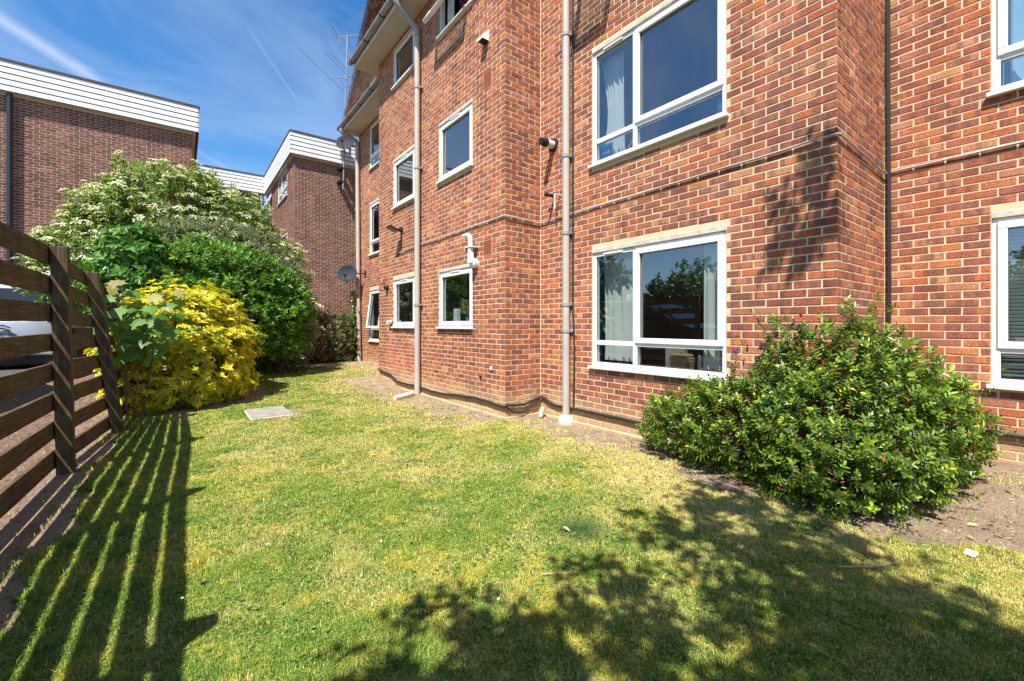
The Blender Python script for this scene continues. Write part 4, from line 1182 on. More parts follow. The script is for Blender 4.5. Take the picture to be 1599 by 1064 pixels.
for i in range(len(fy) - 1):
    for k in range(8):
        n = 6; V = []; F = []
        j0, j1 = rng.normal(0, 0.006, 2)
        hgt = 0.153 + rng.normal(0, 0.004)
        for s in range(n + 1):
            f = s / n
            lx = fx[i] * (1 - f) + fx[i + 1] * f; ln = lean[i] * (1 - f) + lean[i + 1] * f; tp = ftop[i] * (1 - f) + ftop[i + 1] * f
            zc = 0.055 + k * (tp - 0.055 - 0.155) / 7 + j0 * (1 - f) + j1 * f + rng.normal(0, 0.0015)
            y = (fy[i] + 0.003) * (1 - f) + (fy[i + 1] - 0.003) * f
            for (dz_, dx) in ((0, -0.094), (0, -0.064), (hgt, -0.064), (hgt, -0.094)):
                z = zc + dz_
                V.append((lx + ln * z / 2 + dx + rng.normal(0, 0.0008), y, z))
        for s in range(n):
            a = s * 4
            for q in range(4): F.append((a + q, a + (q + 1) % 4, a + 4 + (q + 1) % 4, a + 4 + q))
        F.append((0, 1, 2, 3)); F.append((n * 4, n * 4 + 3, n * 4 + 2, n * 4 + 1))
        mb = MB(); mb.add(V, F); mb.build('board', M['wood'], fence)

# ------------------------------------------------------------------ vehicles
def vehicle(name, x, y, z, half_w, length, prof, glass, label, paint, cat, wheels, wr, face=-1):
    """prof: closed side outline (distance back from the nose, height); nose points along -Y"""
    t = thing(name, (x, y + length / 2, z), label, cat)
    st = [(-1.0, 0.0), (-0.97, 0.05), (-0.80, 0.10), (0, 0.115), (0.80, 0.10), (0.97, 0.05), (1.0, 0.0)]
    zmax = max(p[1] for p in prof); n = len(prof)
    V = []; F = []
    for i, (u, sw) in enumerate(st):
        for (a, h) in prof:
            tum = 1 - 0.16 * max(0, (h / zmax - 0.5)) / 0.5
            nose = 1 - 0.16 * max(0, 1 - a / 0.55) ** 2 - 0.08 * max(0, 1 - (length - a) / 0.4) ** 2
            aa = a + (0.22 * abs(u) ** 3 if a < 0.6 else 0) - (0.10 * abs(u) ** 3 if a > length - 0.4 else 0)
            hh = h - (0.10 * abs(u) ** 6 if h > zmax * 0.8 else 0)
            V.append((x + u * half_w * tum * nose, y + aa, z + hh))
    for i in range(len(st) - 1):
        for k in range(n):
            F.append((i * n + k, i * n + (k + 1) % n, (i + 1) * n + (k + 1) % n, (i + 1) * n + k))
    F.append(tuple(range(n))); F.append(tuple(range((len(st) - 1) * n, len(st) * n)))
    mb = MB(); mb.add(V, F)
    mb.build('body', paint, t, bevel=0.02, smooth=True)
    for (nm, corners) in glass:
        mb = MB(); c = [Vector((x + px_ * half_w, y + py_, z + pz_)) for px_, py_, pz_ in corners]
        nrm = (c[1] - c[0]).cross(c[2] - c[0]).normalized()
        mb.hexa([c[0] - nrm * .012, c[1] - nrm * .012, c[2] - nrm * .012, c[3] - nrm * .012, c[0] + nrm * .012, c[1] + nrm * .012, c[2] + nrm * .012, c[3] + nrm * .012])
        mb.build(nm, M['carglass'], t, bevel=0.006)
    for wy in wheels:
        for sgn in (-1, 1):
            wx = x + sgn * (half_w - 0.11)
            w_o = MB().lathe((wx - sgn * 0.1, y + wy, z + wr), (sgn, 0, 0), [(0, wr * 0.9), (0.02, wr), (0.19, wr), (0.215, wr * 0.9)], 24).build('wheel', M['rubber'], t, smooth=False)
            MB().lathe((wx + sgn * 0.09, y + wy, z + wr), (sgn, 0, 0), [(0, wr * 0.68), (0.035, wr * 0.66), (0.03, wr * 0.2)], 16).build('rim', M['steel'], w_o)
    return t

CP = 0.392
# silver van behind the fence, nose to the lawn
vx, vy, vh = -2.95, 13.55, 0.96
van_prof = [(0.02, 0.30), (0.0, 0.62), (0.05, 1.02), (0.60, 1.26), (1.05, 1.80), (1.45, 2.08), (2.3, 2.14), (2.95, 2.10), (3.02, 1.2), (3.0, 0.35)]
van = vehicle('delivery_van', vx, vy, CP, vh, 3.0, van_prof,
              [('windscreen', [(-.72, 0.62, 1.29), (.72, 0.62, 1.29), (.64, 1.02, 1.76), (-.64, 1.02, 1.76)])],
              'silver-grey van parked behind the fence with a double chevron badge', M['silver'], 'van', [0.75, 2.5], 0.31)
vn = Wall((vx, vy - 0.006), (1, 0), (0, -1))
MB().wbox(vn, -0.78, 0.78, CP + 0.30, CP + 0.46, -0.05, 0.03).build('bumper', M['silver'], van, bevel=0.03)
MB().wbox(vn, -0.7, 0.7, CP + 0.12, CP + 0.30, -0.3, -0.05).build('undertray', M['black'], van)
def chevron(z):
    a, h, t_ = 0.115, 0.055, 0.030
    mb = MB()
    for sg in (-1, 1):
        mb.hexa([vn.P(0, z, 0.0), vn.P(sg * a, z - h, 0.0), vn.P(sg * a, z - h, 0.018), vn.P(0, z, 0.018), vn.P(0, z + t_, 0.0), vn.P(sg * a, z - h + t_ * 0.8, 0.0), vn.P(sg * a, z - h + t_ * 0.8, 0.018), vn.P(0, z + t_, 0.018)])
    return mb.build('chevron', M['black'], van)
chevron(CP + 0.92); chevron(CP + 0.86)
tx = bpy.data.curves.new('lettering', 'FONT'); tx.body = 'CITRO\u00cbN'; tx.size = 0.085; tx.extrude = 0.004; tx.align_x = 'CENTER'
tx.materials.append(M['black'])
tmp_ = bpy.data.objects.new('tmp', tx); COL.objects.link(tmp_); bpy.context.view_layer.update()
tme = bpy.data.meshes.new_from_object(tmp_.evaluated_get(bpy.context.evaluated_depsgraph_get())); bpy.data.objects.remove(tmp_)
to = link('lettering', tme, van); to.location = Vector((vx, vy - 0.014, CP + 0.71)) - org(van); to.rotation_euler = (R(90), 0, 0)
for sgn in (-1, 1):
    mb = MB(); mb.hexa([(vx + sgn * 0.45, vy + 0.06, CP + .86), (vx + sgn * 0.74, vy + 0.14, CP + .88), (vx + sgn * 0.74, vy + 0.24, CP + .88), (vx + sgn * 0.45, vy + .16, CP + .86),
                        (vx + sgn * 0.48, vy + 0.06, CP + 1.0), (vx + sgn * 0.76, vy + 0.16, CP + 1.04), (vx + sgn * 0.76, vy + 0.26, CP + 1.04), (vx + sgn * 0.48, vy + .16, CP + 1.0)])
# dark people carrier, out of sight beyond the fence but mirrored in the big window
cx_, cy_ = -3.25, 6.1
car_prof = [(0.05, 0.25), (0.0, 0.5), (0.06, 0.78), (0.95, 1.02), (1.75, 1.55), (2.3, 1.70), (3.4, 1.70), (4.0, 1.62), (4.35, 1.05), (4.4, 0.5), (4.3, 0.27)]
car = vehicle('people_carrier', cx_, cy_, CP, 0.92, 4.4, car_prof,
        [('windscreen', [(-.78, 1.03, 1.09), (.78, 1.03, 1.09), (.68, 1.70, 1.53), (-.68, 1.70, 1.53)]),
         ('side_window', [(.955, 1.35, 1.02), (.955, 2.5, 1.02), (.865, 2.45, 1.5), (.865, 1.85, 1.5)]),
         ('side_window', [(.955, 2.6, 1.02), (.955, 3.7, 1.04), (.865, 3.65, 1.5), (.865, 2.55, 1.5)])],
        'dark people carrier with a silver roof parked beyond the fence, mirrored in the window', M['darkpaint'], 'car', [0.85, 3.5], 0.32)
MB().hexa([(cx_ - .70, cy_ + 1.9, CP + 1.665), (cx_ + .70, cy_ + 1.9, CP + 1.665), (cx_ + .70, cy_ + 3.9, CP + 1.69), (cx_ - .70, cy_ + 3.9, CP + 1.69),
           (cx_ - .66, cy_ + 1.95, CP + 1.705), (cx_ + .66, cy_ + 1.95, CP + 1.705), (cx_ + .66, cy_ + 3.85, CP + 1.73), (cx_ - .66, cy_ + 3.85, CP + 1.73)]).build('roof', M['silver'], car, bevel=0.03)

rw_ = thing('retaining_wall', (-1.4, 15.1, 0.3), 'low sandy stone retaining wall seen through the gaps of the fence', 'wall')
for r_ in range(5):
    xx = -4.6 + (0.2 if r_ % 2 else 0)
    while xx < 0.3:
        L = 0.34 + rng.uniform(-0.08, 0.1)
        MB().box(xx + 0.006, xx + L - 0.006, 14.95 + rng.uniform(-.02, .02), 15.3, 0.28 + r_ * 0.2, 0.28 + r_ * 0.2 + 0.188).build('stone', M['sandstone'], rw_, bevel=0.015)
        xx += L
lg = thing('log', (-1.5, 11.2, 0.44), 'short grey log with a pale cut end lying behind the fence', 'log')
MB().tube([(-1.62, 10.95, 0.44), (-1.5, 11.2, 0.46), (-1.35, 11.6, 0.50)], [0.10, 0.11, 0.10], 10).build('trunk', M['bark'], lg)
MB().tube([(-1.63, 10.93, 0.44), (-1.618, 10.955, 0.44)], 0.093, 10).build('cut_end', M['lintel'], lg)
print('hard things done')

# ------------------------------------------------------------------ vegetation
def shell(lobes, n, rmin=0.72, rmax=1.05, ground=0.05, keep=0.80, rough=0.10):
    """points spread through the outer part of a union of ellipsoids, with their outward directions"""
    lobes = np.array(lobes, float)
    area = (lobes[:, 3] * lobes[:, 4] + lobes[:, 3] * lobes[:, 5] + lobes[:, 4] * lobes[:, 5])
    out_p, out_n = [], []
    got = 0
    while got < n:
        k = rng.choice(len(lobes), n, p=area / area.sum())
        d = norm(rng.normal(0, 1, (n, 3)))
        r = rmin + (rmax - rmin) * rng.uniform(0, 1, n) ** 0.55
        c = lobes[k, :3]; s = lobes[k, 3:6]
        bump = 1 + rough * (np.sin(d[:, 0] * 7 + k * 2.1) * np.sin(d[:, 1] * 6 + k) + np.sin(d[:, 2] * 9 + k * 1.3) * 0.7)
        p = c + d * s * (r * bump)[:, None]
        nn = norm(d / s)
        ok = p[:, 2] > gz(p[:, 0], p[:, 1]) + ground
        for j in range(len(lobes)):
            q = ((p - lobes[j, :3]) / lobes[j, 3:6])
            ok &= ~((np.linalg.norm(q, axis=1) < keep) & (k != j))
        out_p.append(p[ok]); out_n.append(nn[ok]); got += ok.sum()
    return np.concatenate(out_p)[:n], np.concatenate(out_n)[:n]

def palette(n, cols, weights, var=0.15):
    c = np.array(cols)[rng.choice(len(cols), n, p=np.array(weights) / sum(weights))]
    return np.clip(c * (1 + rng.normal(0, var, (n, 1))), 0.004, 1)

def sprigs(pts, nrm, m, shoot_len, leaf_len, leaf_w, spread, up=0.5, pairs=True, jitter=0.35, whorl=False):
    """m leaves along (or around the tip of) a shoot at every point"""
    n = len(pts)
    ax = norm(nrm + np.array([0, 0, up]) + rng.normal(0, jitter, (n, 3)))
    ref = norm(np.cross(ax, rng.normal(0, 1, (n, 3)))); ref2 = np.cross(ax, ref)
    P, D, N_ = [], [], []
    for i in range(m):
        if whorl:
            a = 2 * math.pi * i / m + rng.uniform(-0.3, 0.3, n); f = np.full(n, 0.9) + rng.uniform(-0.12, 0.12, n); sp = spread * rng.uniform(0.75, 1.2, n)
        else:
            pr = i // 2
            a = np.full(n, math.pi * (i % 2) + (math.pi / 2) * (pr % 2)) + rng.normal(0, 0.12, n)
            f = np.full(n, (pr + 1) / (m / 2)); sp = np.full(n, spread * (1.0 - 0.45 * (pr / (m / 2))))
        rad = ref * np.cos(a)[:, None] + ref2 * np.sin(a)[:, None]
        d = norm(ax * np.cos(sp)[:, None] + rad * np.sin(sp)[:, None])
        P.append(pts + ax * (shoot_len * f)[:, None]); D.append(d); N_.append(ax * np.sin(sp)[:, None] - rad * np.cos(sp)[:, None])
    P = np.concatenate(P); D = np.concatenate(D); N_ = np.concatenate(N_)
    k = len(P)
    return P, D, N_, leaf_len * rng.uniform(0.75, 1.2, k), leaf_w * rng.uniform(0.8, 1.2, k), np.tile(np.arange(n), m)

def stems(parent, base, pts, r0, n, mat, mid=0.35, name='stem'):
    """branching woody stems from the base to points in the crown"""
    mb = MB()
    base = Vector(base)
    idx = rng.choice(len(pts), n, replace=len(pts) < n)
    for i in idx:
        e = Vector(pts[i]); b = base + Vector((rng.normal(0, 0.12), rng.normal(0, 0.12), 0))
        b.z = float(gz(b.x, b.y)) - 0.03
        m1 = b.lerp(e, mid) + Vector((rng.normal(0, .1), rng.normal(0, .1), abs(rng.normal(0, .12)) + 0.05))
        m2 = b.lerp(e, 0.72) + Vector((rng.normal(0, .07), rng.normal(0, .07), rng.normal(0.03, .05)))
        mb.tube([b, m1, m2, e], [r0, r0 * 0.75, r0 * 0.5, r0 * 0.22], 5, cap=False)
    return mb.build(name, mat, parent, kind='stuff')

# glossy evergreen shrub in front of the window
hebe = thing('evergreen_shrub', (4.3, 1.4, 0), 'large glossy green shrub against the brick wall below the ground floor windows', 'shrub')
hl = [(4.22, 1.15, 0.40, 0.62, 0.46, 0.46), (4.46, 1.36, 0.74, 0.42, 0.44, 0.60), (4.08, 1.75, 0.40, 0.46, 0.48, 0.42), (4.10, 2.28, 0.30, 0.34, 0.42, 0.34),
      (4.72, 0.90, 0.56, 0.40, 0.32, 0.40), (4.95, 0.78, 0.46, 0.34, 0.26, 0.32), (3.86, 1.25, 0.24, 0.36, 0.38, 0.30), (4.16, 2.62, 0.24, 0.22, 0.28, 0.26), (4.40, 1.15, 0.90, 0.30, 0.28, 0.33), (4.12, 0.92, 0.24, 0.36, 0.26, 0.26),
      (4.15, 1.50, 0.72, 0.26, 0.26, 0.26), (4.0, 2.0, 0.50, 0.24, 0.26, 0.24), (4.6, 0.85, 0.28, 0.36, 0.26, 0.28)]
hp, hn = shell(hl, 3900, 0.60, 1.12, 0.03, 0.84, 0.26)
ok = hp[:, 0] < wall_x(hp[:, 1]) - 0.05
ok &= ~((hp[:, 0] > 4.30) & (hp[:, 1] > 1.2))
hp, hn = hp[ok], hn[ok]
P_, D_, N_, L_, W_, own = sprigs(hp, hn, 14, 0.095, 0.040, 0.0195, 1.32, 0.75, jitter=0.40)
young = rng.uniform(0, 1, len(hp)) < 0.30
colr = palette(len(P_), [(0.085, 0.160, 0.016), (0.130, 0.215, 0.020), (0.21, 0.30, 0.032), (0.050, 0.105, 0.018), (0.50, 0.40, 0.03), (0.30, 0.11, 0.03), (0.16, 0.09, 0.05)], [5, 5, 2.5, 4, 0.22, 0.15, 0.3], 0.18)
bt = np.clip(1 + rng.normal(0, .28, len(hp)), .5, 1.7)[own][:, None]
colr = np.clip(np.where(young[own][:, None], colr * np.array([1.6, 1.4, 1.1]), colr) * bt, .004, 1)
L_ = L_ * np.clip(1 + rng.normal(0, .22, len(hp)), .6, 1.5)[own]
leaf_mesh('foliage', P_, D_, N_, L_, W_, colr, M['glossy_leaf'], hebe, 0.10)
stems(hebe, (4.25, 1.3, 0), hp, 0.012, 170, M['bark'])
# broad pale leaves growing up through its top, and one purple flower spike
N = 300
sel = np.array([(4.50, 1.05, 0.98, .42, .36, .28), (4.85, 0.80, 0.74, .40, .25, .25), (4.08, 2.78, 0.36, .18, .2, .18)])
bp, bn = shell(sel, N, 0.5, 1.05, 0.02, 0.3)
leaf_mesh('broad_leaves', bp, norm(bn + rng.normal(0, .6, (N, 3)) + np.array([-.5, -.2, 0.1])), norm(rng.normal(0, .4, (N, 3)) + np.array([-.3, -.2, 1])), rng.uniform(.05, .09, N), rng.uniform(.035, .06, N), palette(N, [(0.15, 0.27, 0.035), (0.20, 0.33, 0.05)], [1, 1]), M['leaf'], hebe)
fp = np.array([[4.20, 2.02, 1.05]]); n = 70; a = rng.uniform(0, 6.28, n)
leaf_mesh('flower', fp + np.stack([0.012 * np.cos(a), 0.012 * np.sin(a), rng.uniform(0, .06, n)], 1), np.stack([np.cos(a), np.sin(a), np.full(n, .4)], 1), rng.normal(0, 1, (n, 3)), np.full(n, .018), np.full(n, .008), palette(n, [(0.10, 0.03, 0.30)], [1]), M['petal'], hebe)

# thin climbing stem with dark leaves above the shrub
cl_ = thing('climbing_stem', (4.36, 1.75, 0.9), 'bare trailing stem with a few dark leaves on the brick above the shrub', 'plant')
MB().tube([(4.30, 1.55, 0.95), (4.33, 1.70, 1.2), (4.34, 1.85, 1.42), (4.345, 1.95, 1.55)], [.005, .004, .003, .002], 5).tube([(4.31, 1.62, 1.05), (4.32, 1.52, 1.25), (4.33, 1.45, 1.33)], [.004, .003, .002], 5).build('stem', M['bark'], cl_)
n = 26; pp = np.array([[4.32, 1.5, 1.28]]) + rng.normal(0, 1, (n, 3)) * np.array([.02, .12, .09]); pp[:10] += np.array([0, 0.42, -0.2])
leaf_mesh('foliage', pp, rng.normal(0, 1, (n, 3)) + np.array([-.4, 0, -.6]), rng.normal(0, 1, (n, 3)) + np.array([-1, 0, .5]), np.full(n, .05), np.full(n, .03), palette(n, [(0.11, 0.035, 0.025), (0.16, 0.20, 0.03)], [2, 1]), M['leaf'], cl_)

# golden shrub
gold = thing('golden_shrub', (0.1, 9.3, 0.05), 'rounded bright yellow leaved shrub at the end of the fence', 'shrub')
gl_ = [(0.08, 9.3, 0.92, 0.82, 0.80, 0.82), (0.52, 9.35, 0.80, 0.48, 0.50, 0.60), (-0.42, 9.2, 1.0, 0.50, 0.52, 0.68), (0.25, 8.80, 0.62, 0.46, 0.40, 0.44), (0.38, 9.3, 1.36, 0.42, 0.38, 0.40),
       (-0.18, 8.72, 0.36, 0.42, 0.32, 0.32), (-0.02, 9.0, 1.44, 0.36, 0.32, 0.32), (0.62, 9.05, 0.42, 0.34, 0.34, 0.36), (-0.58, 8.9, 0.60, 0.32, 0.34, 0.34), (0.50, 8.95, 1.05, 0.30, 0.28, 0.28), (-0.64, 9.05, 0.85, 0.30, 0.32, 0.45), (-0.45, 8.62, 0.30, 0.34, 0.26, 0.28), (0.05, 8.68, 1.0, 0.30, 0.28, 0.28)]
gp, gn = shell(gl_, 2900, 0.72, 1.15, 0.05, 0.88, 0.20)
P_, D_, N_, L_, W_, own = sprigs(gp, gn, 9, 0.06, 0.088, 0.034, 1.15, 0.8, whorl=True, jitter=0.3)
gt = rng.uniform(0, 1, len(gp))
colr = palette(len(P_), [(0.64, 0.56, 0.025), (0.56, 0.51, 0.025), (0.70, 0.63, 0.05), (0.40, 0.44, 0.035)], [4, 3, 2, 1.2], 0.12)
colr = np.where((gt[own] < 0.22)[:, None], palette(len(P_), [(0.22, 0.30, 0.03), (0.32, 0.36, 0.03)], [1, 1], .12), colr)
leaf_mesh('foliage', P_, D_, N_, L_, W_, colr, M['leaf'], gold, 0.12)
stems(gold, (0.1, 9.3, 0), gp, 0.014, 90, M['bark'])

# sycamore seedling with big lobed leaves in front of it
syc = thing('sycamore_sapling', (-0.55, 8.15, 0), 'young sycamore with large lobed leaves between the fence and the yellow shrub', 'sapling')
def maple(mb_name, c, d, n, size, col, parent):
    pts = [(0, 0), (.16, .10), (.42, .02), (.34, .20), (.62, .40), (.40, .46), (.34, .60), (.16, .62), (0.0, 1.0)]
    out = [(x, y) for x, y in pts] + [(-x, y) for x, y in pts[-2:0:-1]]
    d = Vector(d).normalized(); n = Vector(n).normalized(); s = n.cross(d).normalized(); n = d.cross(s)
    c = Vector(c)
    V = [c + d * 0.35 * size] + [c + s * x * size + d * y * size - n * (0.10 * size * (abs(x) ** 1.2 + y * y * 0.8)) for x, y in out]
    k = len(out)
    T = [(0, 1 + i, 1 + (i + 1) % k) for i in range(k)]
    return npmesh(mb_name, V, None, T, mat=M['leaf'], parent=parent, colors=np.tile(col, (k + 1, 1)))
stk = MB()
for (bx, by, tx_, ty_, tz) in ((-0.62, 8.25, -0.66, 8.1, 1.95), (-0.45, 8.25, -0.16, 8.15, 1.85), (-0.55, 8.2, -0.38, 8.0, 1.6), (-0.5, 8.2, -0.80, 8.0, 1.55)):
    MB().tube([(bx, by, 0), ((bx + tx_) / 2, (by + ty_) / 2 + .03, tz * 0.55), (tx_, ty_, tz)], [.014, .010, .005], 6).build('stem', M['bark'], syc)
    for q in range(13):
        f = 0.56 + 0.44 * q / 12
        b = Vector((bx, by, 0)).lerp(Vector((tx_, ty_, tz)), f)
        a = q * 2.4 + bx * 9
        d = Vector((math.cos(a), math.sin(a) * 0.8 - 0.45, -0.25 + 0.3 * f))
        st = b + d.normalized() * 0.16 * (1.3 - 0.6 * f)
        col = np.array([0.095, 0.20, 0.030]) * rng.uniform(0.75, 1.25) if f < 0.94 or tz < 1.8 else np.array([0.26, 0.25, 0.08]) * rng.uniform(0.8, 1.2)
        stk.tube([b, st], [.003, .002], 4)
        maple('leaf', st, d * 0.7 + Vector((0, 0, -0.75)), Vector((d.x * .6 - 0.25 + rng.normal(0, .2), d.y * .5 - .75, 0.75 + rng.normal(0, .15))), rng.uniform(0.22, 0.32) * (1.05 - 0.25 * f), col, syc)

stk.build('leaf_stalks', M['bark'], syc, kind='stuff')

def bush(name, label, lobes, n, m, shoot, ll, lw, spread, cols, wts, mat, base, cat='shrub', up=0.5, jit=0.4, nst=60, whorl=False, rmin=0.7, keep=0.8, r0=0.02, curl=0.08, rough=0.12, cull=True):
    t = thing(name, (base[0], base[1], float(gz(base[0], base[1]))), label, cat)
    p, nn = shell(lobes, n, rmin, 1.06, 0.03, keep, rough)
    P_, D_, N_, L_, W_, own = sprigs(p, nn, m, shoot, ll, lw, spread, up, whorl=whorl, jitter=jit)
    tone = 1 + rng.normal(0, 0.16, len(p))
    colr = palette(len(P_), cols, wts, 0.14) * tone[own][:, None]
    leaf_mesh('foliage', P_, D_, N_, L_, W_, np.clip(colr, 0.004, 1), mat, t, curl)
    stems(t, base, p, r0, nst, M['bark'])
    return t, p, nn

# dark broad leaved shrub between fence and golden shrub
bush('broadleaf_shrub', 'upright green shrub with broad leaves standing above the leaning fence post', [(-0.80, 10.5, 2.15, 0.45, 0.45, 0.70), (-0.55, 10.5, 1.6, 0.5, 0.5, 0.8), (-0.62, 10.4, 2.70, 0.26, 0.25, 0.36)], 620, 7, 0.14, 0.13, 0.085, 1.25,
     [(0.085, 0.21, 0.035), (0.14, 0.29, 0.05), (0.06, 0.15, 0.03)], [3, 2, 1], M['glossy_leaf'], (-0.7, 10.5, 0), nst=14, jit=0.6, keep=0.6, rmin=0.5, up=0.2, curl=0.16)
# glossy laurel like shrub
bush('laurel_shrub', 'dense bright green glossy shrub rising behind the yellow one', [(0.55, 11.0, 1.75, 1.15, 0.85, 1.15), (1.35, 11.1, 1.55, 0.95, 0.85, 0.95), (0.1, 10.8, 2.1, 0.75, 0.65, 0.75), (1.0, 10.9, 2.35, 0.7, 0.6, 0.55), (1.7, 11.0, 1.9, 0.5, 0.5, 0.5)], 4200, 8, 0.10, 0.105, 0.036, 1.0,
     [(0.075, 0.18, 0.020), (0.12, 0.26, 0.025), (0.19, 0.36, 0.04), (0.045, 0.11, 0.02)], [4, 4, 2, 2], M['glossy_leaf'], (0.8, 11.2, 0), nst=50)
# elder in flower
eld, ep, en = bush('elder_bush', 'huge elder bush covered in cream flower heads in front of the brown brick wing', [(-1.30, 13.5, 2.75, 1.05, 0.9, 1.10), (-0.15, 13.7, 3.85, 1.25, 1.1, 1.25), (0.85, 13.8, 3.65, 1.15, 1.1, 1.10), (-0.85, 13.6, 3.55, 1.0, 0.9, 0.95), (1.75, 13.8, 2.85, 0.90, 0.9, 0.95), (0.4, 13.4, 2.8, 1.5, 0.9, 1.2), (2.3, 13.6, 1.9, 0.65, 0.7, 0.80), (0.25, 13.7, 4.65, 0.50, 0.5, 0.40), (-1.75, 13.4, 2.3, 0.75, 0.6, 0.75), (-0.9, 13.7, 4.05, 0.7, 0.6, 0.6)], 5200, 7, 0.16, 0.125, 0.042, 1.1,
     [(0.12, 0.20, 0.03), (0.17, 0.27, 0.04), (0.08, 0.14, 0.022), (0.26, 0.34, 0.055)], [4, 3, 2, 1], M['matt_leaf'], (0.3, 13.8, 0), nst=60, r0=0.035, rmin=0.62)
def umbels(parent, p, nn, n, rmin_, rmax_, per=26):
    ok = np.where((nn[:, 2] > -0.25) & (nn[:, 1] < 0.55))[0]
    i = rng.choice(ok, n, replace=False)
    c = p[i] + nn[i] * 0.19 + np.array([0, 0, 0.08]); up = norm(nn[i] * 0.6 + np.array([0, 0, 0.9]))
    r = rng.uniform(rmin_, rmax_, n)
    t1 = norm(np.cross(up, rng.normal(0, 1, (n, 3)))); t2 = np.cross(up, t1)
    P_, D_, N_, L_, W_, C_ = [], [], [], [], [], []
    tone = palette(n, [(0.80, 0.78, 0.58), (0.74, 0.72, 0.44), (0.56, 0.58, 0.22), (0.60, 0.50, 0.32)], [5, 3, 1.3, 0.7], 0.08)
    for k in range(per):
        a = k * 2.399 + rng.uniform(-.2, .2, n); q = math.sqrt((k + 0.5) / per)
        d = t1 * np.cos(a)[:, None] + t2 * np.sin(a)[:, None]
        P_.append(c + d * (r * q)[:, None] + up * (r * 0.42 * (1 - q * q))[:, None] - d * (r * .16)[:, None]); D_.append(norm(d + rng.normal(0, .3, (n, 3)))); N_.append(up + d * 0.4 + rng.normal(0, .25, (n, 3)))
        L_.append(r * 0.40); W_.append(r * 0.34); C_.append(tone)
    leaf_mesh('flower_heads', np.concatenate(P_), np.concatenate(D_), np.concatenate(N_), np.concatenate(L_), np.concatenate(W_), np.concatenate(C_), M['petal'], parent, 0.05)
umbels(eld, ep, en, 1100, 0.05, 0.115, 20)
# grey-green small leaved shrub spilling over
cot, cp_, cn_ = bush('cotoneaster_shrub', 'sprawling grey-green small leaved shrub between the elder and the far hedge', [(1.0, 12.2, 2.70, 1.15, 0.8, 0.90), (1.75, 12.4, 2.05, 0.85, 0.8, 0.90), (0.2, 12.2, 3.05, 0.85, 0.6, 0.6), (2.15, 12.3, 1.35, 0.62, 0.65, 0.85), (1.6, 11.9, 1.0, 0.75, 0.6, 0.9), (1.95, 11.8, 0.6, 0.55, 0.5, 0.5)], 4200, 9, 0.12, 0.055, 0.024, 1.1,
     [(0.20, 0.235, 0.13), (0.14, 0.18, 0.085), (0.30, 0.32, 0.20), (0.075, 0.11, 0.042)], [3, 3, 2, 3], M['matt_leaf'], (1.7, 12.3, 0), nst=70)
rr_ = cp_[:, 0] > 1.8
umbels(cot, cp_[rr_], cn_[rr_], 36, 0.05, 0.10)
# tangled hedge at the far end
hg, hp2, hn2 = bush('bramble_hedge', 'low tangled hedge of brown stems and ivy closing the far end of the lawn', [(3.0, 13.9, 0.85, 0.75, 0.45, 0.80), (3.7, 14.0, 0.95, 0.65, 0.45, 0.75), (4.3, 14.5, 0.95, 0.5, 0.4, 0.75), (2.3, 13.7, 0.9, 0.7, 0.45, 0.8), (5.0, 14.7, 1.0, 0.6, 0.4, 0.8)], 2600, 5, 0.09, 0.065, 0.05, 1.2,
     [(0.10, 0.15, 0.04), (0.15, 0.13, 0.07), (0.16, 0.09, 0.075), (0.065, 0.11, 0.03), (0.23, 0.25, 0.08)], [3, 2, 2, 3, 1], M['matt_leaf'], (3.4, 14.0, 0), 'hedge', nst=240, r0=0.010, rmin=0.6)
mb = MB()
for i in range(170):
    q = hp2[rng.integers(len(hp2))]; d = rng.normal(0, 1, 3); d = d / np.linalg.norm(d) * rng.uniform(.15, .4)
    mb.tube([q, q + d * .5 + rng.normal(0, .05, 3), q + d], [.006, .005, .003], 4, cap=False)
mb.build('twigs', M['bark'], hg, kind='stuff')
iv = thing('ivy_sprig', (4.44, 14.0, 0.2), 'small ivy climbing beside the leaning drainpipe at the far corner', 'ivy')
n = 420; zz = rng.uniform(.1, 2.4, n); pp = np.stack([4.40 - rng.uniform(0, .14, n), 13.95 + rng.normal(0, .12, n) * (1.3 - zz / 2.6), zz], 1)
leaf_mesh('foliage', pp, rng.normal(0, 1, (n, 3)) + np.array([-.5, -.3, -.3]), rng.normal(0, .5, (n, 3)) + np.array([-1, -.5, .6]), rng.uniform(.05, .09, n), rng.uniform(.04, .07, n), palette(n, [(0.08, 0.16, 0.03), (0.15, 0.22, 0.05)], [1, 1]), M['leaf'], iv)

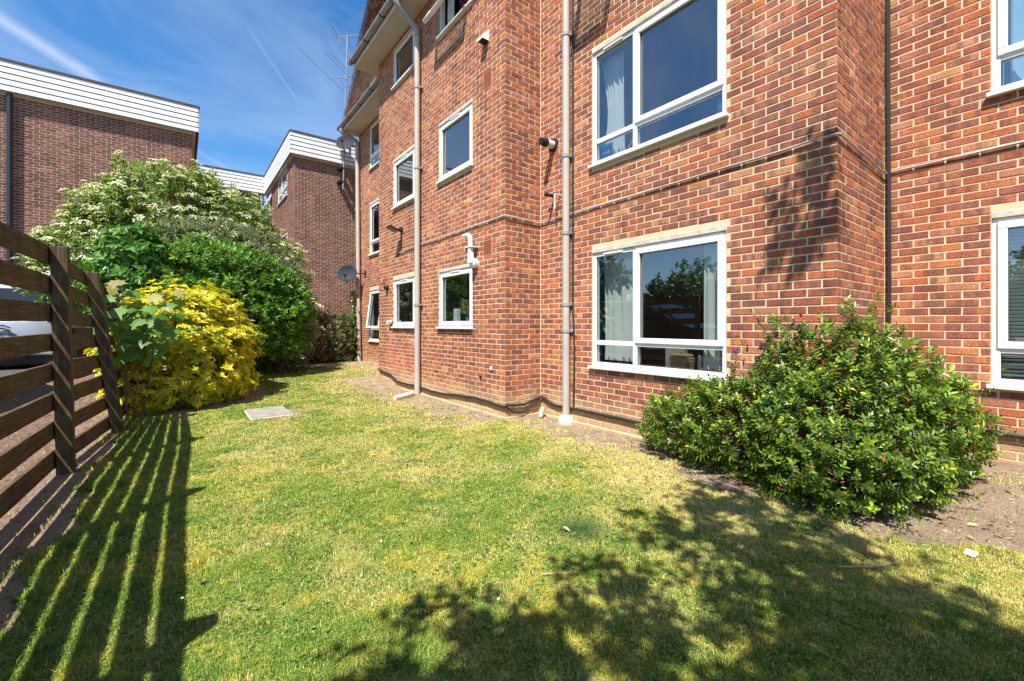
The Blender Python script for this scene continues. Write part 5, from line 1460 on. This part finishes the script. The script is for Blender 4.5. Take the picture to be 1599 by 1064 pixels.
# trees
def tree(name, label, base, height, crown, nleaf, leaf, cols, wts, r0, group=None, limbs=26, m=7):
    t = thing(name, base, label, 'tree', group)
    b = Vector(base)
    lob = np.array(crown, float)
    mb = MB()
    top = Vector((b.x + rng.normal(0, .2), b.y + rng.normal(0, .2), b.z + height * 0.8))
    pts = [b, b.lerp(top, .3) + Vector((.08, -.05, 0)), b.lerp(top, .6) + Vector((-.06, .08, 0)), top]
    mb.tube(pts, [r0, r0 * .8, r0 * .55, r0 * .2], 10)
    mb.build('trunk', M['bark_dark'], t, smooth=True)
    p, nn = shell(lob, nleaf, 0.25, 1.05, 0.8, 0.45, 0.16)
    mb = MB()
    for i in range(limbs):
        e = Vector(p[rng.integers(len(p))]); f = rng.uniform(.25, .9)
        s = b.lerp(top, f)
        mid = s.lerp(e, .5) + Vector((rng.normal(0, .15), rng.normal(0, .15), rng.uniform(0, .3)))
        mb.tube([s, mid, e], [r0 * .32, r0 * .2, r0 * .05], 6, cap=False)
    mb.build('limbs', M['bark_dark'], t, kind='stuff')
    P_, D_, N_, L_, W_, own = sprigs(p, nn, m, leaf * 1.6, leaf, leaf * 0.6, 1.2, 0.1, jitter=0.8)
    tone = 1 + rng.normal(0, .15, len(p))
    leaf_mesh('crown', P_, D_, N_, L_, W_, np.clip(palette(len(P_), cols, wts) * tone[own][:, None], .004, 1), M['leaf'], t)
    return t
r3 = random.Random(5)
extra = []
for k in range(16):
    qx, qy, hh = r3.uniform(1.2, 2.75), r3.uniform(-0.75, 0.45), r3.uniform(4.5, 5.3)
    rr = r3.uniform(.16, .30)
    extra.append((qx - .51 * hh, qy - .36 * hh, hh, rr * 1.2, rr, rr))
# tree behind the viewer whose crown shades the lawn and the wall
tree('shade_tree', 'leafy tree behind the viewer whose crown throws dappled shade on the lawn', (-1.9, -2.9, 0.3), 6.8,
     [(0.55, -0.30, 4.7, 0.34, 0.26, 0.25), (0.92, 0.02, 4.6, 0.30, 0.20, 0.2), (0.15, -0.05, 4.7, 0.26, 0.2, 0.2), (0.75, -0.62, 4.8, 0.28, 0.22, 0.2), (0.10, -0.58, 4.6, 0.34, 0.22, 0.25), (-0.22, -0.95, 4.6, 0.38, 0.26, 0.25), (0.20, -1.02, 4.9, 0.36, 0.26, 0.25), (0.05, -1.35, 5.0, 0.5, 0.3, 0.3),
      (-0.60, -0.62, 4.4, 0.28, 0.22, 0.2), (-1.30, 0.10, 4.2, 0.30, 0.24, 0.25), (-0.98, -0.25, 4.3, 0.30, 0.20, 0.2), (-0.55, -0.12, 4.4, 0.20, 0.16, 0.2), (-1.3, -0.5, 4.4, 0.4, 0.3, 0.3),
      (-1.5, -2.2, 5.0, 0.8, 0.6, 0.6), (2.25, 0.05, 6.5, 0.20, 0.12, 0.26), (2.42, 0.02, 6.05, 0.10, 0.08, 0.2), *extra],
     1700, 0.095, [(0.07, 0.14, 0.025), (0.10, 0.19, 0.03)], [1, 1], 0.16, limbs=60, m=7)
for i, (x, y, h, rad, lab, dark) in enumerate([(-17, 12.5, 3.7, 2.4, 'broad dark green tree across the car park, lowest of the mirrored row', 0.6), (-18.5, 17.5, 4.2, 2.2, 'dark green round tree in the middle of the row across the car park', 0.55), (-26, 20, 6.4, 3.0, 'tall pale green tree rising behind the row across the car park', 1.1), (-16, 6.5, 3.2, 2.4, 'leafy green tree at the near end of the row across the car park', 0.8), (-20, 26, 8.2, 2.6, 'slim green tree at the far end of the row across the car park', 0.7), (-15, 0, 4.2, 2.8, 'wide green tree opposite the parked dark car', 0.8)]):
    tree('tree', lab, (x, y, 0.37), h, [(x, y, h * .62, rad, rad, h * .38), (x + rad * .5, y + .4, h * .45, rad * .7, rad * .7, h * .3), (x - .4, y - rad * .6, h * .5, rad * .7, rad * .7, h * .3)], 1300, 0.26,
         [(0.055 * dark, 0.12 * dark, 0.025 * dark), (0.085 * dark, 0.17 * dark, 0.03 * dark)], [1, 1], 0.2, 'trees beyond the car park', 16, 6)

# ------------------------------------------------------------------ grass
def blades(n_try, area, k_ref):
    x = rng.uniform(area[0], area[1], n_try); y = rng.uniform(area[2], area[3], n_try)
    z = x * FW[0] + y * FW[1]; l = x * RT[0] + y * RT[1]
    seen = (z > 0.9) & (np.abs(l) < z * 1.30 + 0.5)
    dens = np.clip((k_ref / np.maximum(z, .8)) ** 1.35, 0, 1)
    s = soil_mask(x, y) + 0.75 * (vnoise(x, y, 9.0, 3, 5) - 0.5)
    grow = np.clip(1.10 - 1.45 * s, 0.015, 1) * np.clip(0.45 + 1.1 * vnoise(x, y, 14.0, 2, 6), 0.3, 1)
    grow = np.where(x < -0.80, 0.012, grow)
    ok = seen & (rng.uniform(0, 1, n_try) < dens * grow) & (x < wall_x(y) - 0.03) & ~((x > .73) & (x < 1.36) & (y > 7.03) & (y < 7.91))
    return x[ok], y[ok], z[ok]
X1, Y1, Z1 = blades(6500000, (-1.4, 5.6, -0.6, 13.2), 2.15)
n = len(X1)
lush = (vnoise(X1, Y1, 1.7, 3, 8) - 0.5) * 2
tuft = (vnoise(X1, Y1, 11.0, 3, 9) - 0.5) * 2
near_fence = 1 - sm(X1, -0.6, 0.15)
H = (0.013 + 0.008 * rng.uniform(0, 1, n) + 0.006 * np.clip(lush, 0, 1) + 0.010 * np.clip(tuft, -.6, 1) + 0.026 * near_fence * rng.uniform(0, 1, n) ** 2 + (rng.uniform(0, 1, n) < 0.02) * 0.02) * (1 + 0.05 * Z1)
H = np.maximum(H * 0.85, 0.008)
wd = (0.0020 + 0.0009 * rng.uniform(0, 1, n)) * (1 + 0.42 * np.maximum(Z1 - 1.5, 0))
ang = rng.uniform(0, 6.28, n); ln = rng.uniform(0.1, 1.25, n)
bx_, by_ = np.cos(ang), np.sin(ang)
gz_ = gz(X1, Y1) - 0.002
base = np.stack([X1, Y1, gz_], 1)
side = np.stack([-by_, bx_, np.zeros(n)], 1) * (wd / 2)[:, None]
mid = base + np.stack([bx_ * H * ln * .35, by_ * H * ln * .35, H * .62], 1)
tip = base + np.stack([bx_ * H * ln * 1.15, by_ * H * ln * 1.15, H * (1 - .35 * ln)], 1)
V = np.stack([base - side, base + side, mid + side * .8, mid - side * .8, tip], 1).reshape(-1, 3)
b = np.arange(n)[:, None] * 5
st = straw_mask(X1, Y1)
u = rng.uniform(0, 1, n)
isst = u < np.clip(st * 1.15 - 0.10, 0.10, 0.9)
g1 = palette(n, [(0.165, 0.265, 0.030), (0.235, 0.33, 0.042), (0.32, 0.385, 0.06), (0.085, 0.165, 0.025)], [4, 4, 3, 3], .15)
s1 = palette(n, [(0.66, 0.54, 0.24), (0.54, 0.44, 0.16), (0.50, 0.48, 0.17)], [3, 2, 2], .15)
colr = np.where(isst[:, None], s1, g1)
pt = (vnoise(X1, Y1, 5.0, 4, 14) - 0.5) * 2; fine = (vnoise(X1, Y1, 21.0, 2, 15) - 0.5) * 2
tilt = np.clip(1 + 0.35 * lush + 0.6 * pt + 0.5 * fine, .42, 2.3)[:, None]
colr = colr * np.where(isst[:, None], 1, np.concatenate([tilt ** -0.75, tilt ** -0.30, tilt ** -0.4], 1))
dk = np.exp(-(((X1 - 2.05) / .16) ** 2 + ((Y1 - 1.98) / .16) ** 2))[:, None]
colr = colr * (1 - dk) + np.array([[0.045, 0.12, 0.03]]) * dk
lawn = npmesh('lawn_grass', V, b + np.array([0, 1, 2, 3]), b + np.array([3, 2, 4]), mat=M['grass'], colors=np.repeat(colr, 5, 0), kind='stuff')
print('grass blades', n)

# clover and plantain patches in the turf
n = 9000
xs = rng.uniform(-0.6, 4.2, n); ys = rng.uniform(0.6, 9.5, n)
m_ = (vnoise(xs, ys, 2.2, 3, 21) > 0.60) & (soil_mask(xs, ys) < 0.35) & (rng.uniform(0, 1, n) < np.clip(2.6 / np.hypot(xs, ys), 0, 1)) & ~((xs > .73) & (xs < 1.36) & (ys > 7.0) & (ys < 7.95))
xs, ys = xs[m_], ys[m_]; n = len(xs)
p0 = np.repeat(np.stack([xs, ys, gz(xs, ys) + rng.uniform(.010, .022, n)], 1), 3, 0); a = np.repeat(rng.uniform(0, 6.28, n), 3) + np.tile([0, 2.09, 4.19], n)
leaf_mesh('clover', p0, np.stack([np.cos(a), np.sin(a), np.full(3 * n, .15)], 1), np.stack([rng.normal(0, .25, 3 * n), rng.normal(0, .25, 3 * n), np.ones(3 * n)], 1), rng.uniform(.009, .017, 3 * n), rng.uniform(.009, .015, 3 * n), palette(3 * n, [(0.10, 0.23, 0.03), (0.16, 0.30, 0.04), (0.075, 0.17, 0.035)], [1, 1, 1]), M['leaf'], None, 0.1)

# daisies, fallen leaves and scraps
def scatter(n, box_, ok_f=None):
    x = rng.uniform(box_[0], box_[1], n * 4); y = rng.uniform(box_[2], box_[3], n * 4)
    if ok_f is not None:
        m = ok_f(x, y); x, y = x[m], y[m]
    return x[:n], y[:n]
mb = MB()
xs, ys = scatter(34, (-0.5, 3.0, 1.2, 11.0), lambda x, y: soil_mask(x, y) < .4)
for x, y in zip(xs, ys):
    z = float(gz(x, y)) + .036
    mb.lathe((x, y, z), (rng.normal(0, .3), rng.normal(0, .3), 1), [(0, .002), (.002, .007), (.004, .006), (.005, .002)], 7)
props(mb.build('daisies', M['white'], kind='stuff'))
n = 2600
xs, ys = scatter(n, (-1.9, 5.6, -0.3, 12.5), lambda x, y: (rng.uniform(0, 1, len(x)) < np.clip(soil_mask(x, y) ** 2 * np.where(np.hypot(x - 4.2, y - 1.2) < 2.2, 1, .25) + .012 + bark_mask(x, y), 0, 1)) & (x < wall_x(y) - .05))
n = len(xs)
p0 = np.stack([xs, ys, gz(xs, ys) + np.where(soil_mask(xs, ys) > .5, .006, .03)], 1)
leaf_mesh('fallen_leaves', p0, np.stack([rng.normal(0, 1, n), rng.normal(0, 1, n), rng.normal(0, .2, n)], 1), np.stack([rng.normal(0, .35, n), rng.normal(0, .35, n), np.ones(n)], 1), rng.uniform(.02, .06, n), rng.uniform(.012, .032, n), palette(n, [(0.28, 0.15, 0.07), (0.40, 0.27, 0.15), (0.16, 0.08, 0.045), (0.50, 0.40, 0.27)], [3, 2, 2, 1]), M['matt_leaf'], None, 0.15)
# stones and clods on the bare soil
n = 2600
xs, ys = scatter(n, (-1.9, 5.6, -0.3, 13.0), lambda x, y: (soil_mask(x, y) + bark_mask(x, y) > .75) & (x < wall_x(y) - .03))
mbV, mbT = [], []; k = 0
ico = np.array([(0, 0, 1), (.9, 0, .2), (.2, .9, .1), (-.8, .4, .15), (-.6, -.75, .2), (.45, -.85, .1)])
tr_ = [(0, 1, 2), (0, 2, 3), (0, 3, 4), (0, 4, 5), (0, 5, 1)]
for x, y in zip(xs, ys):
    r = rng.uniform(.004, .02) if rng.uniform() < .9 else rng.uniform(.02, .04)
    mbV.append(ico * r * rng.uniform(.7, 1.3, (6, 3)) + np.array([x, y, float(gz(x, y)) - r * .15])); mbT += [tuple(k + i for i in q) for q in tr_]; k += 6
npmesh('soil_clods', np.concatenate(mbV), None, mbT, mat=M['ground'], colors=np.tile([1.0, .5, 0], (k, 1)), kind='stuff')
def twig(pts, r, label):
    return props(MB().tube([(x, y, float(gz(x, y)) + .03 + dz_) for x, y, dz_ in pts], r, 5).build('twig', M['straw']), label, 'twig')
twig([(1.50, 1.72, 0), (1.58, 1.66, .006), (1.66, 1.62, 0)], .0035, 'pale dry twig on the sunny grass nearest the dark grass tuft')
twig([(3.2, 0.62, -.02), (3.0, 0.70, -.015), (2.86, 0.82, -.02)], .004, 'thin pale stick lying along the edge of the shrub bed')
pa = MB(); c = Vector((3.62, 0.40, float(gz(3.46, .45)) + .012))
pa.hexa([c + Vector(q) for q in ((-.035, -.02, 0), (.035, -.028, .004), (.03, .022, .012), (-.03, .025, .002), (-.035, -.02, .003), (.035, -.028, .007), (.03, .022, .015), (-.03, .025, .005))])
props(pa.build('paper_scrap', M['white']), 'scrap of white paper on the bare soil beside the shrub', 'litter')
print('all done')
